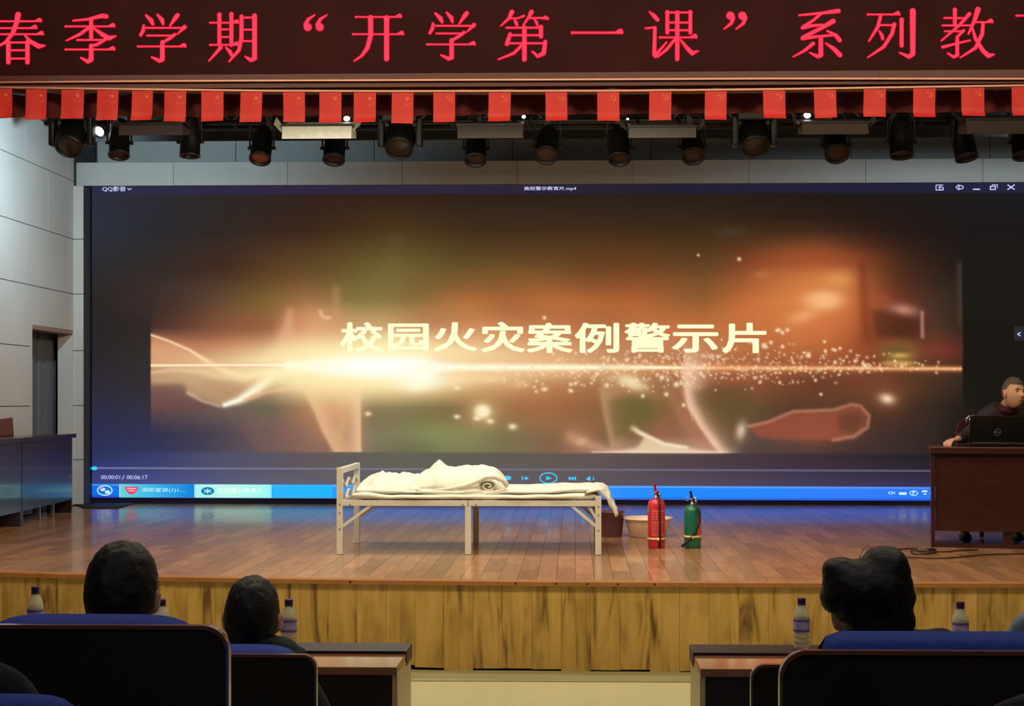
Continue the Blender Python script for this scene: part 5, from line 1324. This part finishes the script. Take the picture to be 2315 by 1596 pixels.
def person(pelvis, chest, neck, headc, hrot, sh_w, label, arms, zseat, jacket, hair_parts, face=False, voxel=.008, hands=True, knees=None, shoes=True, trousers=None, spk=None, hs=1.0, facing=-1):
    """arms: list of (shoulder, elbow, wrist, handfwd, handside, handup, curl)"""
    V_, F_ = [], []
    def push(vf, M=None):
        n = len(V_); V_.extend([M @ v for v in vf[0]] if M else vf[0]); F_.extend([tuple(i+n for i in f) for f in vf[1]])
    t = thing('person', (pelvis.x, pelvis.y, zseat), label, 'person')
    HM = Matrix.Translation(headc) @ Euler(hrot, 'ZYX').to_matrix().to_4x4() @ Matrix.Scale(hs, 4)
    hm = headmesh(); push((hm.v, hm.f), HM)
    skull = HM @ Vector((0, .02, -.04))
    J = [(pelvis, (.15, .12)), (pelvis.lerp(chest, .5), (.135, .105)), (chest, (.155, .11)), (neck, .062), (neck.lerp(skull, .5), .056), (skull, .05)]
    E = [(0, 1), (1, 2), (2, 3), (3, 4), (4, 5)]
    JJ = [(pelvis, (.165, .135)), (pelvis.lerp(chest, .5), (.16, .13)), (chest, (.175, .13)), (neck+(pelvis-neck).normalized()*.03, .085)]
    EE = [(0, 1), (1, 2), (2, 3)]
    for (s_, e_, w_, *_h) in arms:
        n = len(J); J += [(s_, .055), (e_, .04), (w_, .026)]; E += [(2, n), (n, n+1), (n+1, n+2)]
        n = len(JJ); cuff = e_.lerp(w_, .9)
        JJ += [(s_, .078), (s_.lerp(e_, .5), .062), (e_, .055), (cuff, .043)]; EE += [(2, n), (n, n+1), (n+1, n+2), (n+2, n+3)]
    kk = []
    for sx in (-1, 1):
        hip = pelvis+Vector((sx*.09, 0, -.02)); knee, ankle = knees[0 if sx < 0 else 1]
        n = len(J); J += [(hip, .08), (knee, .055), (ankle, .04)]; E += [(0, n), (n, n+1), (n+1, n+2)]; kk.append((hip, knee, ankle))
    push(skin(J, E, 2))
    if hands:
        for (s_, e_, w_, fw, sd, up, cl) in arms: push(hand_chain(w_, fw, sd, up, curl=cl))
    v2, f2 = remesh(V_, F_, voxel, 1)
    body = MB().add(v2, f2, True); part('body', body, M_skin, t, fix=False)
    v2, f2 = skin(JJ, EE, 2); v2, f2 = remesh(v2, f2, .014, 3)
    for v_ in v2:
        v_ += Vector((nz(v_.x, v_.z, 14, 1), nz(v_.y, v_.z, 14, 2), 0))*.006
    part('jacket', MB().add(v2, f2, True), jacket, t, fix=False)
    TJ = [(pelvis, (.165, .13))]; TE = []
    for hip, knee, ankle in kk:
        n = len(TJ); TJ += [(hip, .1), (knee, .072), (ankle+Vector((0, 0, .03)), .058)]; TE += [(0, n), (n, n+1), (n+1, n+2)]
    v2, f2 = skin(TJ, TE, 2); part('trousers', MB().add(v2, f2, True), trousers or mat('dark_trousers', S(24, 24, 30), .8), t, fix=False)
    for hip, knee, ankle in kk:
        part('shoe', MB().ell(ankle+Vector((0, facing*.06, -.01)), (.045, .13, .045), 14, 10), M_black, t)
    for nm, hp, hmat in hair_parts:
        part(nm, hp.tf(HM), hmat, t, fix=False)
    return t, HM
# ---- presenter behind the desk
hc_ = at(2291, 888, 12.42)
pel = Vector((hc_.x-.02, 13.05, SZ+.52)); nk = at(2280, 914, 12.58); ch = Vector((nk.x-.01, 12.74, nk.z-.17))
shl = at(2236, 932, 12.62); wr = at(2163, 994, 12.3); wr.z = zt1+.05; el = at(2184, 985, 12.55); el.z = zt1+.075
shr = nk+Vector((.19, .06, -.07)); elr = Vector((shr.x+.08, 12.6, zt1+.06)); wrr = Vector((shr.x-.08, 12.42, zt1+.05))
fw = (Vector((at(2128, 1000, 12.2).x, 12.2, zt1+.038))-wr).normalized()
M_plum = mat('dark_plum_jacket', S(50, 40, 48), .75, var=.15, scale=30)
feet = Vector((at(2178, 1225, 12.4).x, 12.4, SZ+.06))
pt, HM = person(pel, ch, nk, hc_, (-.06, 0, .42), .2, 'person in dark jacket leaning over the laptop with one hand on a mouse',
    [(shl, el, wr, fw, Vector((-fw.y, fw.x, 0)).normalized()*1, Vector((0, 0, 1)), .75), (shr, elr, wrr, Vector((-.9, -.4, 0)).normalized(), Vector((0, 1, 0)), Vector((0, 0, 1)), .5)], SZ, M_plum,
    [('hair', hairshell(.058, .0, -.05, 1.035, 3, 0), M_hairg)], voxel=.005, knees=[(Vector((pel.x-.13, 12.62, SZ+.5)), feet), (Vector((pel.x+.13, 12.6, SZ+.5)), feet+Vector((.45, .1, 0)))], hs=1.07)
M_eye = mat('dark_eye', S(24, 16, 14), .3); M_brow = mat('brow_hair', S(40, 28, 24), .8); M_lip = mat('lip', S(176, 96, 84), .5)
for sx in (-1, 1):
    part('eye', MB().ell((sx*.031, -.0765, .004), (.0125, .006, .0055), 14, 10).tf(HM), mat('eye_white', S(205, 190, 175), .3), pt)
    part('iris', MB().ell((sx*.031-.002, -.081, .0045), (.0055, .004, .0052), 12, 8).tf(HM), M_eye, pt)
    part('eyebrow', MB().tube([(sx*.016, -.0925, .0245), (sx*.031, -.09, .0265), (sx*.046, -.081, .0215)], [.0028, .0034, .002], 8).tf(HM), M_brow, pt)
part('lips', MB().tube([(-.022, -.087, -.06), (-.008, -.0955, -.059), (.008, -.0955, -.059), (.022, -.087, -.06)], [.002, .0042, .0042, .002], 8).tf(HM), M_lip, pt)
cl = MB().tube([nk+Vector((.062*math.cos(a_), .05*math.sin(a_), -.03-.02*(-math.sin(a_)))) for a_ in np.linspace(0, 2*PI, 25)], .034, 10)
part('collar', cl, mat('burgundy_collar', S(74, 24, 30), .8), pt)
# presenter's chair
c = at(2192, 948, 13.25); t = thing('presenter_chair', (pel.x, 13.2, SZ), 'dark red chair behind the presenter with a chrome corner', 'chair')
M_burg = mat('burgundy_leather', S(66, 22, 24), .5)
zc1 = at(2180, 950, 13.35).z; xl = at(2163, 960, 13.35).x
part('backrest', MB().prism(rrect(xl, xl+.62, SZ+.5, zc1, .08), 1, 13.33, 13.39), M_burg, t)
part('seat', MB().box(xl+.06, xl+.56, 12.85, 13.32, SZ+.38, SZ+.44, bev=.02), M_burg, t)
part('chrome_corner', MB().tube([at(2186, 958, 13.3), at(2186, 946, 13.3), at(2190, 941, 13.3), at(2203, 940, 13.3)], .012, 8).ell(at(2196, 950, 13.3), (.025, .012, .035), 12, 8), M_chrome, t)
for x_, y_ in ((xl+.08, 12.88), (xl+.5, 12.88), (xl+.08, 13.34), (xl+.5, 13.34)):
    part('leg', MB().box(x_, x_+.03, y_, y_+.03, SZ+.002, SZ+.4 if y_ < 13 else SZ+.55), M_black, t)

# ---- listeners seen from behind
def listener(px, top, wpx, Yh, zf, label, jacket, hair_parts, sh=.2, tilt=0., skinear=True, extra=0.):
    s = wpx/F*Yh/.178; s = min(max(s, .9), 1.12)
    hc = at(px, top, Yh); hc = Vector((hc.x, Yh, hc.z-.128*s))
    nk = hc+Vector((0, -.03, -.17)); ch = nk+Vector((0, -.0, -.2)); pel = Vector((hc.x, Yh-.0, zf+.56))
    arms = []
    for sx in (-1, 1):
        S_ = nk+Vector((sx*sh, 0, -.09)); arms.append((S_, S_+Vector((sx*.05, .12, -.26)), Vector((hc.x+sx*.12, Yh+.32, zf+.62)), Vector((0, 1, 0)), Vector((sx, 0, 0)), Vector((0, 0, 1)), .4))
    kn = [(Vector((hc.x+sx*.12, Yh+.42, zf+.52)), Vector((hc.x+sx*.12, Yh+.45, zf+.07))) for sx in (-1, 1)]
    return person(pel, ch, nk, hc, (0, tilt, PI), sh, label, arms, zf, jacket, hair_parts, voxel=.01, knees=kn, hs=s, facing=1)
M_dk = mat('black_jacket', S(18, 18, 22), .85); M_dg = mat('dark_green_jacket', S(26, 36, 38), .85)
listener(276, 1229, 172, 3.68, .27, 'person with thick dark hair seated in the large left chair', M_dk,
         [('hair', hairshell(.05, -.02, -.085, 1.1, 1, .0, .68), M_hair), ('stray_hair', spikes(900, .1, .014, 4), M_hair)], sh=.19)
l2, _h = listener(571, 1303, 138, 4.98, 0, 'person with short cropped hair seated in the smaller chair at the left', M_dg,
         [('hair', hairshell(.05, .0, -.08, 1.08, 2, 0, .8), M_hair), ('stray_hair', spikes(500, .2, .006, 5), M_hair)], sh=.2)
# woman with tied-up hair: hair mass fused from lumps
hcx = at(1965, 1335, 3.62)
lumps = [(1985, 1330, .083, .1), (1925, 1330, .07, .09), (1900, 1300, .046, .06), (2000, 1290, .062, .08), (1890, 1350, .04, .06), (2030, 1350, .04, .06), (1975, 1400, .078, .08), (2045, 1400, .028, .04), (1960, 1380, .075, .08), (1985, 1270, .03, .05)]
mbh = MB()
for px, py, r_, ry in lumps: mbh.ell(at(px, py, 3.62), (r_, ry, r_), 20, 14)
v2, f2 = remesh(mbh.v, mbh.f, .008, 6)
for v_ in v2:
    d = v_-hcx; k_ = .005*nz(v_.x*2, v_.z*2, 12, 3)+.003*nz(v_.x, v_.z, 60, 5); v_ += d.normalized()*k_
wt, HMw = listener(1972, 1262, 178, 3.66, .27, 'woman with thick tied-up black hair seated in the wide right chair', M_dk, [], sh=.21)
part('hair', MB().add(v2, f2, True), M_hair, wt, fix=False)
fh = MB()
def strand(pts): 
    P = [at(a_, b_, 3.6) for a_, b_ in pts]; fh.tube(P, .0007, 4)
strand([(1942, 1275), (1945, 1255), (1953, 1240), (1962, 1235), (1975, 1242), (1985, 1252)]); strand([(1948, 1270), (1955, 1252), (1966, 1243), (1982, 1255)])
strand([(1985, 1260), (2000, 1248), (2015, 1252), (2030, 1270)]); strand([(2010, 1262), (2030, 1268), (2045, 1290)]); strand([(1880, 1290), (1895, 1272), (1925, 1268), (1942, 1274)]); strand([(1872, 1310), (1880, 1285), (1900, 1268), (1930, 1270)])
part('stray_hair', fh, mat('brown_strand', S(70, 36, 30), .6), wt)
part('hair_tie', MB().tube([at(1872+6*math.cos(a_), 1305+10*math.sin(a_), 3.6) for a_ in np.linspace(0, 2*PI, 15)], .0035, 6), mat('brown_hair_tie', S(96, 60, 48), .5), wt)
l4, _h = listener(2392, 1262, 138, 5.0, 0, 'person at the right picture edge of whom only a grey-blue shoulder shows', mat('grey_blue_jacket', S(112, 130, 150), .85),
         [('hair', hairshell(.05, -.01, -.08, 1.08, 8), M_hair)], sh=.22)
# coat collars and hoods that rise behind the neck
def collar(root, jk, lumps, Yc):
    mb_ = MB()
    for px, py, rx_, rz_, dy_ in lumps: mb_.ell(at(px, py, Yc+dy_), (rx_, .07, rz_), 20, 12)
    v2, f2 = remesh(mb_.v, mb_.f, .01, 4)
    for v_ in v2: v_ += Vector((nz(v_.x, v_.z, 16, 1), nz(v_.y, v_.z, 16, 2), nz(v_.x, v_.y, 16, 3)))*.008
    part('collar', MB().add(v2, f2, True), jk, root, fix=False)
collar(wt, M_dk, [(2060, 1455, .1, .035, .03), (2110, 1450, .06, .032, .05), (1990, 1450, .1, .04, 0)], 3.66)
collar(l2, M_dg, [(571, 1452, .095, .04, 0), (530, 1462, .06, .04, .02), (625, 1462, .07, .035, .02), (655, 1478, .06, .03, .03)], 4.96)
collar(l4, mat('grey_blue_jacket', 0), [(2392, 1410, .12, .06, 0), (2340, 1425, .08, .07, .03), (2320, 1450, .08, .06, .05), (2450, 1435, .1, .07, .03)], 5.0)
# jackets/sleeves of the nearest row at the bottom corners
def cloth_lump(name, pts, r, Y_, m, label, cat):
    J = [(at(px, py, Y_+dy_), rr) for (px, py, dy_), rr in zip(pts, r)]
    v2, f2 = skin(J, [(i, i+1) for i in range(len(J)-1)], 2); v2, f2 = remesh(v2, f2, .01, 2)
    for v_ in v2: v_ += Vector((nz(v_.x, v_.z, 18, 1), nz(v_.y, v_.z, 18, 2), nz(v_.x, v_.y, 18, 3)))*.01
    return solo(name, MB().add(v2, f2, True), m, label, cat)
cloth_lump('draped_jacket', [(-80, 1560, 0), (0, 1560, .02), (62, 1600, .03), (66, 1700, .05)], [.07, .06, .05, .05], 2.75, mat('dark_teal_cloth', S(24, 34, 40), .9), 'dark teal jacket draped at the bottom left corner against the chair', 'jacket')
cloth_lump('coat_sleeve', [(2240, 1640, 0), (2330, 1612, .03), (2420, 1620, .05)], [.03, .045, .05], 2.75, mat('dark_grey_cloth', S(40, 42, 46), .9), 'dark grey sleeve showing at the bottom right corner', 'sleeve')
